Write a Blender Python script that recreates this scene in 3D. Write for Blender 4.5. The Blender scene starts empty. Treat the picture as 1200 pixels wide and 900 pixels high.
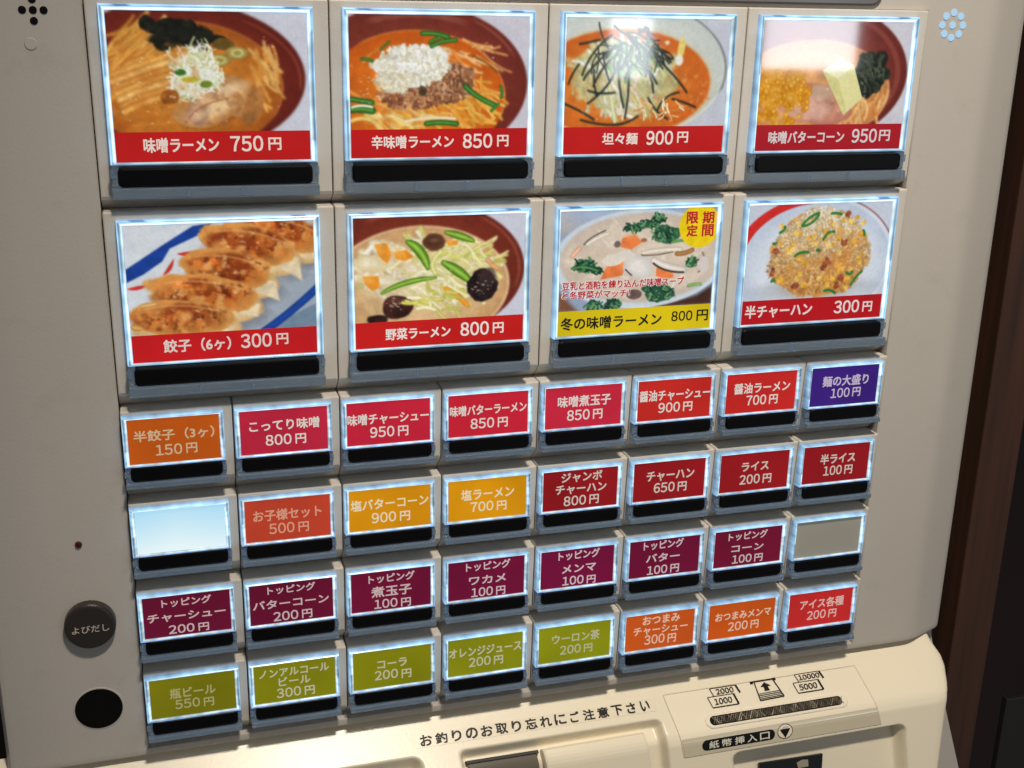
import bpy, bmesh, math, random
import numpy as np
from mathutils import Vector, Matrix

# ------------------------------------------------------------------ scale: 1 unit = one small button pitch = 5 cm
S = 0.05
U0, ZC, Y0 = 5.3, 1.15, 0.0
def W(u, v, w=0.0):                       # panel coordinates (right, down, into the panel) -> metres
    return Vector(((u - U0) * S, Y0 + w * S, ZC - v * S))

scene = bpy.context.scene
col = scene.collection

# ------------------------------------------------------------------ camera
CAM = (1.7509, -3.6514, -10.6604)
A3 = (0.3233, -0.2794, -0.0736)
def rot3(a):
    cx, sx = math.cos(a[0]), math.sin(a[0]); cy, sy = math.cos(a[1]), math.sin(a[1]); cz, sz = math.cos(a[2]), math.sin(a[2])
    X = np.array([[1,0,0],[0,cx,-sx],[0,sx,cx]]); Y = np.array([[cy,0,sy],[0,1,0],[-sy,0,cy]]); Z = np.array([[cz,-sz,0],[sz,cz,0],[0,0,1]])
    return Z @ Y @ X
R3 = rot3(A3)
f3 = lambda r: Vector((r[0], r[2], -r[1]))
right, down, fwd = f3(R3[0]), f3(R3[1]), f3(R3[2])
cam_data = bpy.data.cameras.new('camera')
cam_data.sensor_width = 36.0
cam_data.lens = 36.0 * 1386.9 / 1200.0
cam_data.clip_start = 0.01; cam_data.clip_end = 50.0
cam = bpy.data.objects.new('camera', cam_data)
M = Matrix.Identity(4)
for i in range(3):
    M[i][0] = right[i]; M[i][1] = -down[i]; M[i][2] = -fwd[i]
M.translation = W(*CAM)
cam.matrix_world = M
col.objects.link(cam)
scene.camera = cam

# ------------------------------------------------------------------ light
scene.view_settings.view_transform = 'Standard'
scene.view_settings.look = 'None'
scene.view_settings.exposure = 0.0
scene.view_settings.gamma = 1.0
scene.cycles.use_denoising = True
scene.cycles.max_bounces = 6
world = bpy.data.worlds.new('World'); scene.world = world; world.use_nodes = True
bg = world.node_tree.nodes['Background']
bg.inputs[0].default_value = (0.95, 0.93, 0.95, 1); bg.inputs[1].default_value = 0.11

def area_lamp(name, loc, target, power, color, size, size_y=None, shape='DISK'):
    d = bpy.data.lights.new(name, 'AREA'); d.energy = power; d.color = color; d.shape = shape; d.size = size
    if size_y: d.size_y = size_y
    o = bpy.data.objects.new(name, d); o.location = loc
    o.rotation_euler = (target - loc).to_track_quat('-Z', 'Y').to_euler()
    col.objects.link(o); return o
def spot_lamp(name, loc, target, power, color, angle, radius):
    d = bpy.data.lights.new(name, 'SPOT'); d.energy = power; d.color = color; d.spot_size = math.radians(angle); d.spot_blend = 1.0; d.shadow_soft_size = radius
    o = bpy.data.objects.new(name, d); o.location = loc
    o.rotation_euler = (target - loc).to_track_quat('-Z', 'Y').to_euler()
    col.objects.link(o); return o
# two warm ceiling spots above and in front of the machine, aimed at the payment shelf
spot_lamp('ceiling_spot', W(4.6, -20.0, -13.2), W(7.2, 2.4, -1), 31.0, (1.0, 0.89, 0.76), 66, 0.03)
spot_lamp('ceiling_spot', W(5.8, -19.5, -12.2), W(9.6, 4.0, -1), 29.0, (1.0, 0.89, 0.75), 56, 0.03)
# daylight from two windows far behind the viewer; their reflections show in the two right photo buttons
area_lamp('window_light', W(42.8, -2.7, -60), W(42.8, -2.7, 0), 5.6, (0.86, 0.93, 1.0), 0.34, 0.27, 'RECTANGLE')
area_lamp('window_light', W(30.4, -1.2, -60), W(30.4, -1.6, 0), 1.3, (0.86, 0.93, 1.0), 0.14, 0.18, 'RECTANGLE')

# ------------------------------------------------------------------ materials
def lin(c):
    return tuple(((x/255)/12.92 if x/255 <= 0.04045 else ((x/255+0.055)/1.055)**2.4) for x in c)
def mat(name, rgb, rough=0.5, spec=0.5, coat=0.0, emit=0.0, noise=0.0, nscale=40.0, bump=0.0, bscale=400.0, metal=0.0, emit_rgb=None, rvar=0.0, grime=0.0):
    m = bpy.data.materials.new(name); m.use_nodes = True
    nt = m.node_tree; b = nt.nodes['Principled BSDF']
    c = lin(rgb) + (1,)
    b.inputs['Base Color'].default_value = c
    b.inputs['Roughness'].default_value = rough
    b.inputs['Specular IOR Level'].default_value = spec
    b.inputs['Coat Weight'].default_value = coat
    b.inputs['Metallic'].default_value = metal
    if emit:
        b.inputs['Emission Color'].default_value = (lin(emit_rgb) if emit_rgb else c[:3]) + (1,)
        b.inputs['Emission Strength'].default_value = emit
    tc = nt.nodes.new('ShaderNodeTexCoord')
    if noise or rvar:
        n = nt.nodes.new('ShaderNodeTexNoise'); n.inputs['Scale'].default_value = nscale; n.inputs['Detail'].default_value = 5
        nt.links.new(tc.outputs['Object'], n.inputs['Vector'])
    if noise:
        mx = nt.nodes.new('ShaderNodeMix'); mx.data_type = 'RGBA'
        mx.inputs['A'].default_value = tuple(x * (1 - noise) for x in c[:3]) + (1,)
        mx.inputs['B'].default_value = tuple(min(1, x * (1 + noise)) for x in c[:3]) + (1,)
        nt.links.new(n.outputs['Fac'], mx.inputs['Factor']); nt.links.new(mx.outputs['Result'], b.inputs['Base Color'])
        if emit and not emit_rgb: nt.links.new(mx.outputs['Result'], b.inputs['Emission Color'])
    if grime:                                            # faint finger marks and specks of dirt
        g1 = nt.nodes.new('ShaderNodeTexNoise'); g1.inputs['Scale'].default_value = 55; g1.inputs['Detail'].default_value = 8; g1.inputs['Roughness'].default_value = .7
        nt.links.new(tc.outputs['Object'], g1.inputs['Vector'])
        gr = nt.nodes.new('ShaderNodeMapRange'); gr.inputs['From Min'].default_value = .56; gr.inputs['From Max'].default_value = .72; gr.inputs['To Max'].default_value = grime * 2
        nt.links.new(g1.outputs['Fac'], gr.inputs['Value'])
        gm = nt.nodes.new('ShaderNodeMix'); gm.data_type = 'RGBA'; gm.inputs['B'].default_value = (c[0]*.45, c[1]*.42, c[2]*.36, 1)
        src = b.inputs['Base Color'].links[0].from_socket if b.inputs['Base Color'].links else None
        if src: nt.links.new(src, gm.inputs['A'])
        else: gm.inputs['A'].default_value = c
        nt.links.new(gr.outputs['Result'], gm.inputs['Factor']); nt.links.new(gm.outputs['Result'], b.inputs['Base Color'])
    if rvar:
        mr = nt.nodes.new('ShaderNodeMapRange'); mr.inputs['To Min'].default_value = rough - rvar; mr.inputs['To Max'].default_value = rough + rvar
        nt.links.new(n.outputs['Fac'], mr.inputs['Value']); nt.links.new(mr.outputs['Result'], b.inputs['Roughness'])
    if bump:
        n2 = nt.nodes.new('ShaderNodeTexNoise'); n2.inputs['Scale'].default_value = bscale; n2.inputs['Detail'].default_value = 3
        nt.links.new(tc.outputs['Object'], n2.inputs['Vector'])
        bp = nt.nodes.new('ShaderNodeBump'); bp.inputs['Strength'].default_value = bump; bp.inputs['Distance'].default_value = 0.0006
        nt.links.new(n2.outputs['Fac'], bp.inputs['Height']); nt.links.new(bp.outputs['Normal'], b.inputs['Normal'])
    return m
def attr_mat(name, emit, base=0.3, rough=0.06, spec=0.5, noise=0.0, nscale=300.0):
    m = bpy.data.materials.new(name); m.use_nodes = True
    nt = m.node_tree; b = nt.nodes['Principled BSDF']
    a = nt.nodes.new('ShaderNodeAttribute'); a.attribute_name = 'Col'
    out = a.outputs['Color']
    if noise:
        tc = nt.nodes.new('ShaderNodeTexCoord')
        n = nt.nodes.new('ShaderNodeTexNoise'); n.inputs['Scale'].default_value = nscale; n.inputs['Detail'].default_value = 4
        nt.links.new(tc.outputs['Object'], n.inputs['Vector'])
        mr = nt.nodes.new('ShaderNodeMapRange'); mr.inputs['From Min'].default_value = 0.3; mr.inputs['From Max'].default_value = 0.7
        mr.inputs['To Min'].default_value = 1 - noise; mr.inputs['To Max'].default_value = 1 + noise
        nt.links.new(n.outputs['Fac'], mr.inputs['Value'])
        mu = nt.nodes.new('ShaderNodeVectorMath'); mu.operation = 'SCALE'
        nt.links.new(out, mu.inputs[0]); nt.links.new(mr.outputs['Result'], mu.inputs['Scale']); out = mu.outputs['Vector']
    sc = nt.nodes.new('ShaderNodeVectorMath'); sc.operation = 'SCALE'; sc.inputs['Scale'].default_value = base
    nt.links.new(out, sc.inputs[0]); nt.links.new(sc.outputs['Vector'], b.inputs['Base Color'])
    nt.links.new(out, b.inputs['Emission Color']); b.inputs['Emission Strength'].default_value = emit
    b.inputs['Roughness'].default_value = rough; b.inputs['Specular IOR Level'].default_value = spec
    return m

M_PANEL = mat('cream painted steel', (190, 185, 177), 0.45, 0.25, noise=0.06, nscale=7, bump=0.12, bscale=900, grime=0.06)
M_FRAME = mat('cream moulded plastic', (206, 200, 190), 0.4, 0.3, noise=0.05, nscale=14, bump=0.1, bscale=1200, grime=0.08)
M_SHELF = mat('ivory moulded plastic', (234, 225, 201), 0.3, 0.45, noise=0.04, nscale=7, bump=0.06, bscale=700, rvar=0.05)
M_PLATE = mat('pale ivory plate', (236, 227, 205), 0.28, 0.45, noise=0.03, nscale=10)
M_TAPE = mat('grey beige strip', (200, 192, 168), 0.2, 0.5, noise=0.05, nscale=18, rvar=0.08)
M_DARK = mat('dark gap plastic', (32, 30, 28), 0.6)
M_BAR = mat('black button bar', (9, 8, 10), 0.4, 0.15, noise=0.2, nscale=60)
M_LIP = mat('clear blue grey acrylic', (190, 206, 220), 0.14, 0.5, emit=0.05, emit_rgb=(112, 150, 186), noise=0.16, nscale=55)  # weak blue emission stands in for button light spreading through the plastic
M_LIP.node_tree.nodes['Principled BSDF'].inputs['Transmission Weight'].default_value = 0.85
M_RIM = attr_mat('lit acrylic edge', 1.05, 0.15, 0.2, noise=0.06, nscale=60)
M_PHOTO = attr_mat('backlit food photograph', 0.78, 0.12, 0.045)
M_HOLE = mat('black hole', (6, 5, 5), 0.7, 0.15)
M_LED = mat('dark red lens', (70, 12, 18), 0.2, 0.5)
M_CALL = mat('dark grey call button', (44, 40, 38), 0.36, 0.5, rvar=0.05)
M_GLOW = mat('pale blue hole glow', (120, 150, 175), 0.5, emit=0.75, emit_rgb=(150, 190, 220))
M_PRINT = mat('black print', (14, 12, 12), 0.45, 0.25)
M_INK_W = mat('light print', (205, 198, 184), 0.5)
M_GLASS = mat('smoked window', (104, 99, 88), 0.15, 0.5, noise=0.2, nscale=30)
M_HEAD = mat('dark glossy header', (84, 79, 76), 0.25, 0.5, noise=0.3, nscale=14)
M_WHITE_PAPER = mat('clear tape label', (233, 224, 200), 0.25, 0.45)
M_METAL = mat('bristle metal', (128, 120, 104), 0.4, 0.5, metal=0.6, noise=0.3, nscale=200)
M_WALL = mat('dark brown wall', (40, 27, 24), 0.8, noise=0.25, nscale=6)
M_GREYCAB = mat('grey green laminate', (30, 30, 26), 0.6, noise=0.12, nscale=12)
def wood():
    m = bpy.data.materials.new('stained wood'); m.use_nodes = True; nt = m.node_tree; b = nt.nodes['Principled BSDF']
    tc = nt.nodes.new('ShaderNodeTexCoord'); mp = nt.nodes.new('ShaderNodeMapping'); mp.inputs['Scale'].default_value = (60, 60, 3)
    n = nt.nodes.new('ShaderNodeTexNoise'); n.inputs['Scale'].default_value = 2; n.inputs['Detail'].default_value = 8
    r = nt.nodes.new('ShaderNodeValToRGB'); r.color_ramp.elements[0].position = .3; r.color_ramp.elements[1].position = .7
    r.color_ramp.elements[0].color = lin((48, 29, 19)) + (1,); r.color_ramp.elements[1].color = lin((72, 43, 27)) + (1,)
    nt.links.new(tc.outputs['Object'], mp.inputs['Vector']); nt.links.new(mp.outputs['Vector'], n.inputs['Vector'])
    nt.links.new(n.outputs['Fac'], r.inputs['Fac']); nt.links.new(r.outputs['Color'], b.inputs['Base Color']); b.inputs['Roughness'].default_value = .55
    return m
M_WOOD = wood()
_ink = {}
def ink(rgb):
    if rgb not in _ink:
        m = _ink[rgb] = mat('lit lettering', rgb, 0.3, 0.3, emit=0.78)
        m.node_tree.nodes['Principled BSDF'].inputs['Base Color'].default_value = tuple(.15 * x for x in lin(rgb)) + (1,)
    return _ink[rgb]
_card = {}
def card_mat(rgb, e=0.74):
    """translucent printed card: the lamp behind it shines through a little unevenly"""
    if (rgb, e) not in _card:
        m = _card[(rgb, e)] = mat('backlit label card', rgb, 0.09, 0.45, emit=e, emit_rgb=rgb)
        nt = m.node_tree; b = nt.nodes['Principled BSDF']
        b.inputs['Base Color'].default_value = tuple(.13 * x for x in lin(rgb)) + (1,)
        g = nt.nodes.new('ShaderNodeNewGeometry'); n = nt.nodes.new('ShaderNodeTexNoise'); n.inputs['Scale'].default_value = 26; n.inputs['Detail'].default_value = 3
        r = nt.nodes.new('ShaderNodeMapRange'); r.inputs['From Min'].default_value = .3; r.inputs['From Max'].default_value = .7; r.inputs['To Min'].default_value = e * .84; r.inputs['To Max'].default_value = e * 1.12
        nt.links.new(g.outputs['Position'], n.inputs['Vector']); nt.links.new(n.outputs['Fac'], r.inputs['Value']); nt.links.new(r.outputs['Result'], b.inputs['Emission Strength'])
    return _card[(rgb, e)]

# ------------------------------------------------------------------ mesh helpers (coordinates u, v, w of the panel, local to an origin)
def lift(p):
    return Vector((p[0] * S, p[2] * S, -p[1] * S))
def link(name, me, m, parent=None, origin=None, smooth=False):
    o = bpy.data.objects.new(name, me)
    if m: me.materials.append(m)
    if smooth:
        me.polygons.foreach_set('use_smooth', [True] * len(me.polygons))
    col.objects.link(o)
    if parent: o.parent = parent
    if origin is not None: o.location = origin
    return o
def mesh_of(verts, faces, name='mesh'):
    me = bpy.data.meshes.new(name); me.from_pydata([lift(v) for v in verts], [], faces); me.update(); return me
def bm_box(bm, u0, u1, v0, v1, w0, w1):
    vs = [bm.verts.new(lift((u, v, w))) for w in (w0, w1) for v in (v0, v1) for u in (u0, u1)]
    for f in ((0,1,3,2),(4,6,7,5),(0,4,5,1),(2,3,7,6),(0,2,6,4),(1,5,7,3)): bm.faces.new([vs[i] for i in f])
    return vs
def bm_mesh(bm, bevel=0.0, seg=2, name='mesh'):
    bmesh.ops.recalc_face_normals(bm, faces=bm.faces)
    if bevel: bmesh.ops.bevel(bm, geom=list(bm.edges), offset=bevel * S, segments=seg, profile=0.5, affect='EDGES')
    bmesh.ops.recalc_face_normals(bm, faces=bm.faces)
    me = bpy.data.meshes.new(name); bm.to_mesh(me); bm.free(); return me
def box_mesh(u0, u1, v0, v1, w0, w1, bevel=0.0, seg=2):
    bm = bmesh.new(); bm_box(bm, u0, u1, v0, v1, w0, w1); return bm_mesh(bm, bevel, seg)
def round_rect(u0, u1, v0, v1, r, n=6):
    pts = []
    for (cu, cv, a0) in ((u1 - r, v0 + r, -90), (u1 - r, v1 - r, 0), (u0 + r, v1 - r, 90), (u0 + r, v0 + r, 180)):
        for i in range(n + 1):
            a = math.radians(a0 + 90 * i / n); pts.append((cu + r * math.cos(a), cv + r * math.sin(a)))
    return pts
def bm_prism(bm, pts, w_front, w_back, bev=0.0):
    n = len(pts); cu = sum(p[0] for p in pts)/n; cv = sum(p[1] for p in pts)/n
    hu = max(abs(p[0]-cu) for p in pts); hv = max(abs(p[1]-cv) for p in pts)
    loops = [(1, 1, w_back)]
    if bev:
        for t in (0, .3, .6, 1):
            a = t * math.pi / 2; k = bev * (1 - math.cos(a)); loops.append((1 - k/hu, 1 - k/hv, w_front + bev * (1 - math.sin(a))))
    else: loops.append((1, 1, w_front))
    rings = [[bm.verts.new(lift((cu + (p[0]-cu)*a, cv + (p[1]-cv)*b, w))) for p in pts] for a, b, w in loops]
    for A, B in zip(rings, rings[1:]):
        for i in range(n): bm.faces.new((A[i], A[(i+1) % n], B[(i+1) % n], B[i]))
    bm.faces.new(rings[-1]); bm.faces.new(list(reversed(rings[0])))
def prism_mesh(pts, w_front, w_back, bev=0.0):
    bm = bmesh.new(); bm_prism(bm, pts, w_front, w_back, bev); return bm_mesh(bm)
def circle(cu, cv, r, n=40, rv=None):
    return [(cu + r * math.cos(2*math.pi*i/n), cv + (rv or r) * math.sin(2*math.pi*i/n)) for i in range(n)]

_tc = {}
def glyphs(text):
    k = text
    if k not in _tc:
        c = bpy.data.curves.new('lettering', 'FONT'); c.body = text; c.size = 1; c.resolution_u = 3
        o = bpy.data.objects.new('lettering', c); col.objects.link(o)
        dg = bpy.context.evaluated_depsgraph_get()
        me = bpy.data.meshes.new_from_object(o.evaluated_get(dg))
        v = np.zeros(len(me.vertices) * 3); me.vertices.foreach_get('co', v); v = v.reshape(-1, 3)
        f = [tuple(p.vertices) for p in me.polygons]
        bpy.data.objects.remove(o); bpy.data.curves.remove(c); bpy.data.meshes.remove(me)
        _tc[k] = (v[:, :2], f)
    return _tc[k]
def is_num(t): return all(ch in '0123456789' for ch in t)
class Lettering:
    """collects lines of writing as one flat mesh; put() centres a line at (u, v) with given width and glyph height"""
    def __init__(self): self.v = []; self.f = []
    def put(self, text, u, v, wid, hei, bold=0.022, w=0.0, fit=False, warp=None):
        """bold: half the extra stroke weight as a share of the glyph size, made of slightly shifted layers"""
        if is_num(text):                                # evenly spaced digits
            z = glyphs('０')[0]; zl, zh = z.min(0), z.max(0); pitch = wid / len(text)
            for i, ch in enumerate(text):
                g = glyphs(chr(ord(ch) + 0xFEE0))
                sx = pitch * .84 / (zh[0] - zl[0]); sy = hei / (zh[1] - zl[1])
                self.lay(g, sx, sy, (zl[0] + zh[0]) / 2, (zl[1] + zh[1]) / 2, u + (i - (len(text) - 1) / 2) * pitch, v, bold * sx, w, warp, bold)
            return
        g, f = glyphs(text)
        lo, hi = g.min(0), g.max(0)
        sx = wid / (hi[0] - lo[0])
        if fit or text == '円':
            sy = hei / (hi[1] - lo[1]); cy = (lo[1] + hi[1]) / 2
        else:
            sy = hei / 0.86; cy = 0.385
        self.lay((g, f), sx, sy, (lo[0] + hi[0]) / 2, cy, u, v, bold * (min(sx, sy) if fit else sy), w, warp, bold)
    def lay(self, gf, sx, sy, cx, cy, u, v, k, w, warp, bold):
        g, f = gf
        offs = [(0, 0)] if not bold else [(-k, -k), (k, k), (k, -k), (-k, k)] if bold < .05 else [(k*math.cos(a*math.pi/4), k*math.sin(a*math.pi/4)) for a in range(8)]
        for n, (ox, oy) in enumerate(offs):
            b = len(self.v)
            for x, y in g:
                p = ((x - cx) * sx + u + ox, -(y - cy) * sy + v + oy, w - .0006 * n)
                self.v.append(warp(p) if warp else p)
            self.f += [tuple(i + b for i in t) for t in f]
    def poly(self, pts, w=0.0, warp=None):
        b = len(self.v); self.v += [warp((p[0], p[1], w)) if warp else (p[0], p[1], w) for p in pts]; self.f.append(tuple(range(b, b + len(pts))))
    def line(self, p, q, t, w=0.0, warp=None):
        d = Vector((q[0]-p[0], q[1]-p[1])); n = Vector((-d.y, d.x)).normalized() * t / 2
        self.poly([(p[0]+n.x, p[1]+n.y), (q[0]+n.x, q[1]+n.y), (q[0]-n.x, q[1]-n.y), (p[0]-n.x, p[1]-n.y)], w, warp)
    def mesh(self): return mesh_of(self.v, self.f, 'lettering')

def empty(name, loc): 
    o = bpy.data.objects.new(name, None); o.location = loc; o.empty_display_size = 0.05; col.objects.link(o); return o
def tag(o, label=None, cat=None, group=None, kind=None):
    for k, x in (('label', label), ('category', cat), ('group', group), ('kind', kind)):
        if x: o[k] = x
    return o

# ------------------------------------------------------------------ the room behind
wall = link('wall', box_mesh(-30, 40, -40, 23, 13.0, 14.0), M_WALL, None, W(0, 0, 0))
tag(wall, 'dark brown wall behind the ticket machine', 'wall', kind='structure')
post = empty('wooden_post', W(12.62, 23, 2.3))
tag(post, 'reddish brown wooden post standing right of the ticket machine', 'post')
pm = box_mesh(-.32, .32, -50, 0, -.3, 2.2, 0.02)
link('shaft', pm, M_WOOD, post)
cab = empty('low_screen', W(16.6, 23, 4.3))
tag(cab, 'dim grey green low screen in the dark beyond the wooden post', 'screen')
link('panel', box_mesh(-1.3, 2.6, -15.3, 0, -.3, -.2, .02), M_GREYCAB, cab)
link('end_cap', box_mesh(-1.34, -1.3, -15.33, 0, -.31, -.19, .01), M_GREYCAB, cab)

# ------------------------------------------------------------------ the ticket machine
BASE = W(5.3, 23, 3.0)
machine = empty('ticket_machine', BASE)
tag(machine, 'cream food ticket vending machine with lit photo buttons and rows of coloured price buttons', 'ticket machine')
def part(name, me, m, origin, parent=machine, smooth=False, label=None):
    o = link(name, me, m, parent, origin - BASE if parent is machine else origin, smooth)
    if label: o['label'] = label
    return o
O = W(0, 0, 0)

# body behind the panel and below the shelf
bm = bmesh.new()
prof = [(-.05, -9.0), (10.62, -9.0), (10.62, 3.4), (10.68, 3.8), (10.98, 4.7), (11.40, 5.87), (11.6, 7), (11.6, 23), (-.45, 23), (-.45, 5.3), (-.05, 3.4)]
fr = [bm.verts.new(lift((u, v, .42))) for u, v in prof]; bk = [bm.verts.new(lift((u, v, 6.0))) for u, v in prof]
bm.faces.new(fr); bm.faces.new(list(reversed(bk)))
for i in range(len(prof)): bm.faces.new((fr[i], fr[(i+1) % len(prof)], bk[(i+1) % len(prof)], bk[i]))
part('body', bm_mesh(bm, 0.05), M_PANEL, O)

# front panel: one sheet with a recess for the buttons, a bent right margin and returned edges
def panel_mesh():
    G0, G1, H0, H1 = 1.272, 9.295, -3.67, 3.515
    us = [(-.06, .40), (-.05, .2), (-.01, .125), (.05, .1), (.6, .1), (G0 - .012, .1), (G0, .112), (G0, .36), (G1, .36), (G1, .112), (G1 + .012, .1), (9.98, .1), (10.04, .102), (10.09, .107), (10.14, .117), (10.19, .132), (10.24, .150), (10.54, .262), (10.60, .29), (10.64, .325), (10.66, .40)]
    verts = []; faces = []
    def strip(cols, v0, v1):
        b = len(verts)
        for (u, w) in cols: verts.extend([(u, v0, w), (u, v1, w)])
        for i in range(len(cols) - 1): faces.append((b+2*i, b+2*i+2, b+2*i+3, b+2*i+1))
    full = [c for c in us if not (c[1] > .11 and .5 < c[0] < 9.5)]
    strip(us[:8], H0, H1); strip(us[8:], H0, H1); strip(us[7:9], H0, H1)
    strip(full, -9.0, H0); strip(full, H1, 3.57)
    flatcols = [(u, min(w + .03, .42)) for u, w in full]
    b = len(verts)                                            # rounded bottom edge
    rows = [(3.57, 0), (3.585, .006), (3.595, .02), (3.60, .05), (3.60, .32)]
    for v, dw in rows:
        for (u, w) in full: verts.append((u, v, min(w + dw, .42)))
    n = len(full)
    for j in range(len(rows) - 1):
        for i in range(n - 1): faces.append((b+j*n+i, b+j*n+i+1, b+(j+1)*n+i+1, b+(j+1)*n+i))
    for vv, f in ((H0, 1), (H1, -1)):                          # top and bottom walls of the recess
        b = len(verts); verts.extend([(G0, vv, .1), (G1, vv, .1), (G1, vv, .36), (G0, vv, .36)]); faces.append((b, b+1, b+2, b+3))
    bm = bmesh.new(); bmv = [bm.verts.new(lift(v)) for v in verts]
    for f in faces: bm.faces.new([bmv[i] for i in f])
    bmesh.ops.remove_doubles(bm, verts=bm.verts, dist=1e-5)
    return bm_mesh(bm)
fp = part('front_panel', panel_mesh(), M_PANEL, O, smooth=True); fp.data.set_sharp_from_angle(angle=math.radians(28))

# dark header strip above the first row
hp = round_rect(3.0, 8.75, -6.2, -3.70, .12)
part('header_window', prism_mesh(hp, .06, .3, .02), M_HEAD, O)

# ---- button modules
LW, LH = 1.639, 1.237        # large card
SW, SH = 0.814, 0.432        # small card
def rim_mesh(cw, ch, ol, orr, ot, ob, large, seed):
    """lit acrylic edge round the card: nested strips with a bright inner edge and a duller bevelled outer edge, lit unevenly"""
    rnd = random.Random(seed)
    ts = [-.35, 0.0, .16, .3, .42, .6, .8, 1.0]
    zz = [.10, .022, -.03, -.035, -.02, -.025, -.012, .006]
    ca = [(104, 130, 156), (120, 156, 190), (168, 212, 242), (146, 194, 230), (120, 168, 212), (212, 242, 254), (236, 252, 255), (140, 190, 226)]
    verts, cols, faces = [], [], []
    o = (-ol, -ot, cw + orr, ch + ob); i_ = (0, 0, cw, ch)
    n = 40 if large else 24
    def side(p0, p1, q0, q1, kind):
        b = len(verts)
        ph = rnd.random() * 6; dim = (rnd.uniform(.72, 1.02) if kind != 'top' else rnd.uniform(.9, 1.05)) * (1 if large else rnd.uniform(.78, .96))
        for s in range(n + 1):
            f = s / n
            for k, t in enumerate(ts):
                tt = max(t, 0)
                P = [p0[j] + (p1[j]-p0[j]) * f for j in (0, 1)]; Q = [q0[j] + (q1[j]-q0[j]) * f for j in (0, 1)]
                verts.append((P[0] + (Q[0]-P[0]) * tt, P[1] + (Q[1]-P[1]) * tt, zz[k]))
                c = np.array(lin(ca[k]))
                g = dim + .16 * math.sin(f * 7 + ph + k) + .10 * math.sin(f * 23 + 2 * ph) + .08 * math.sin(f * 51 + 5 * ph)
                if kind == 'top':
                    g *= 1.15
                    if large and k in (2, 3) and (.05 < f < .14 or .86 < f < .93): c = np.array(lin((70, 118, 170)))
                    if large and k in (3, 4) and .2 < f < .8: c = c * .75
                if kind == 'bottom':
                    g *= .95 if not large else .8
                    if not large and k <= 3: c = np.array(lin(((8, 12, 120), (12, 20, 200), (30, 60, 235), (150, 190, 255))[k]))  # blue colour fringe under small cards, painted as glow in the rim
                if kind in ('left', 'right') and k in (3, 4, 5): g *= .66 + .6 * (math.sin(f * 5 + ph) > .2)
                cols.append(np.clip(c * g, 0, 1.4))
        m = len(ts)
        for s in range(n):
            for k in range(m - 1): faces.append((b+s*m+k, b+(s+1)*m+k, b+(s+1)*m+k+1, b+s*m+k+1))
    side((o[0], o[1]), (o[2], o[1]), (i_[0], i_[1]), (i_[2], i_[1]), 'top')
    side((o[2], o[1]), (o[2], o[3]), (i_[2], i_[1]), (i_[2], i_[3]), 'right')
    side((o[2], o[3]), (o[0], o[3]), (i_[2], i_[3]), (i_[0], i_[3]), 'bottom')
    side((o[0], o[3]), (o[0], o[1]), (i_[0], i_[3]), (i_[0], i_[1]), 'left')
    me = mesh_of(verts, faces, 'lit_rim')
    a = me.color_attributes.new('Col', 'FLOAT_COLOR', 'POINT')
    a.data.foreach_set('color', np.hstack([np.array(cols), np.ones((len(cols), 1))]).astype(np.float32).ravel())
    return me

def lip_mesh(cw, ch, ol, orr, b0, b1, lip, large):
    """clear lower housing: cheeks either side of the black bar and a projecting lower lip with small ribs"""
    bm = bmesh.new()
    L, Rr = -ol, cw + orr
    e = .012
    bm_box(bm, L, e, ch + .028, b1, -.02, .18); bm_box(bm, cw - e, Rr, ch + .028, b1, -.02, .18)
    bm_box(bm, L, Rr, b1 + .002, lip, -.075, .2)
    bmesh.ops.recalc_face_normals(bm, faces=bm.faces)
    bmesh.ops.bevel(bm, geom=list(bm.edges), offset=.010 * S, segments=2, profile=.5, affect='EDGES')
    for k in ((.34, .62) if large else ()):
        bm_box(bm, cw * k, cw * k + .03, b1 + .005, lip - .02, -.083, -.07)
    for x in (L - .006, Rr - .03):
        bm_box(bm, x, x + .036, ch + .06, ch + .06 + (.05 if not large else .07), -.034, -.01)
    return bm_mesh(bm)

def frame_mesh(cw, top, bottom, left, right, lip):
    """cream surround: its face leans back slightly and is undercut below the clear lip, so each row's top edge stands proud of the row above"""
    prof = [(top, .34), (top, .04), (lip - .01, .085), (lip + .02, .10), (bottom, .27), (bottom, .34)]
    bm = bmesh.new()
    A = [bm.verts.new(lift((left, v, w))) for v, w in prof]; B = [bm.verts.new(lift((right, v, w))) for v, w in prof]
    n = len(prof)
    bm.faces.new(A); bm.faces.new(list(reversed(B)))
    for i in range(n): bm.faces.new((A[i], A[(i+1) % n], B[(i+1) % n], B[i]))
    bmesh.ops.recalc_face_normals(bm, faces=bm.faces)
    es = [e for e in bm.edges if any(abs(v.co.y - .04 * S) < 1e-6 for v in e.verts)]
    bmesh.ops.bevel(bm, geom=es, offset=.014 * S, segments=2, profile=.5, affect='EDGES')
    return bm_mesh(bm)

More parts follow.
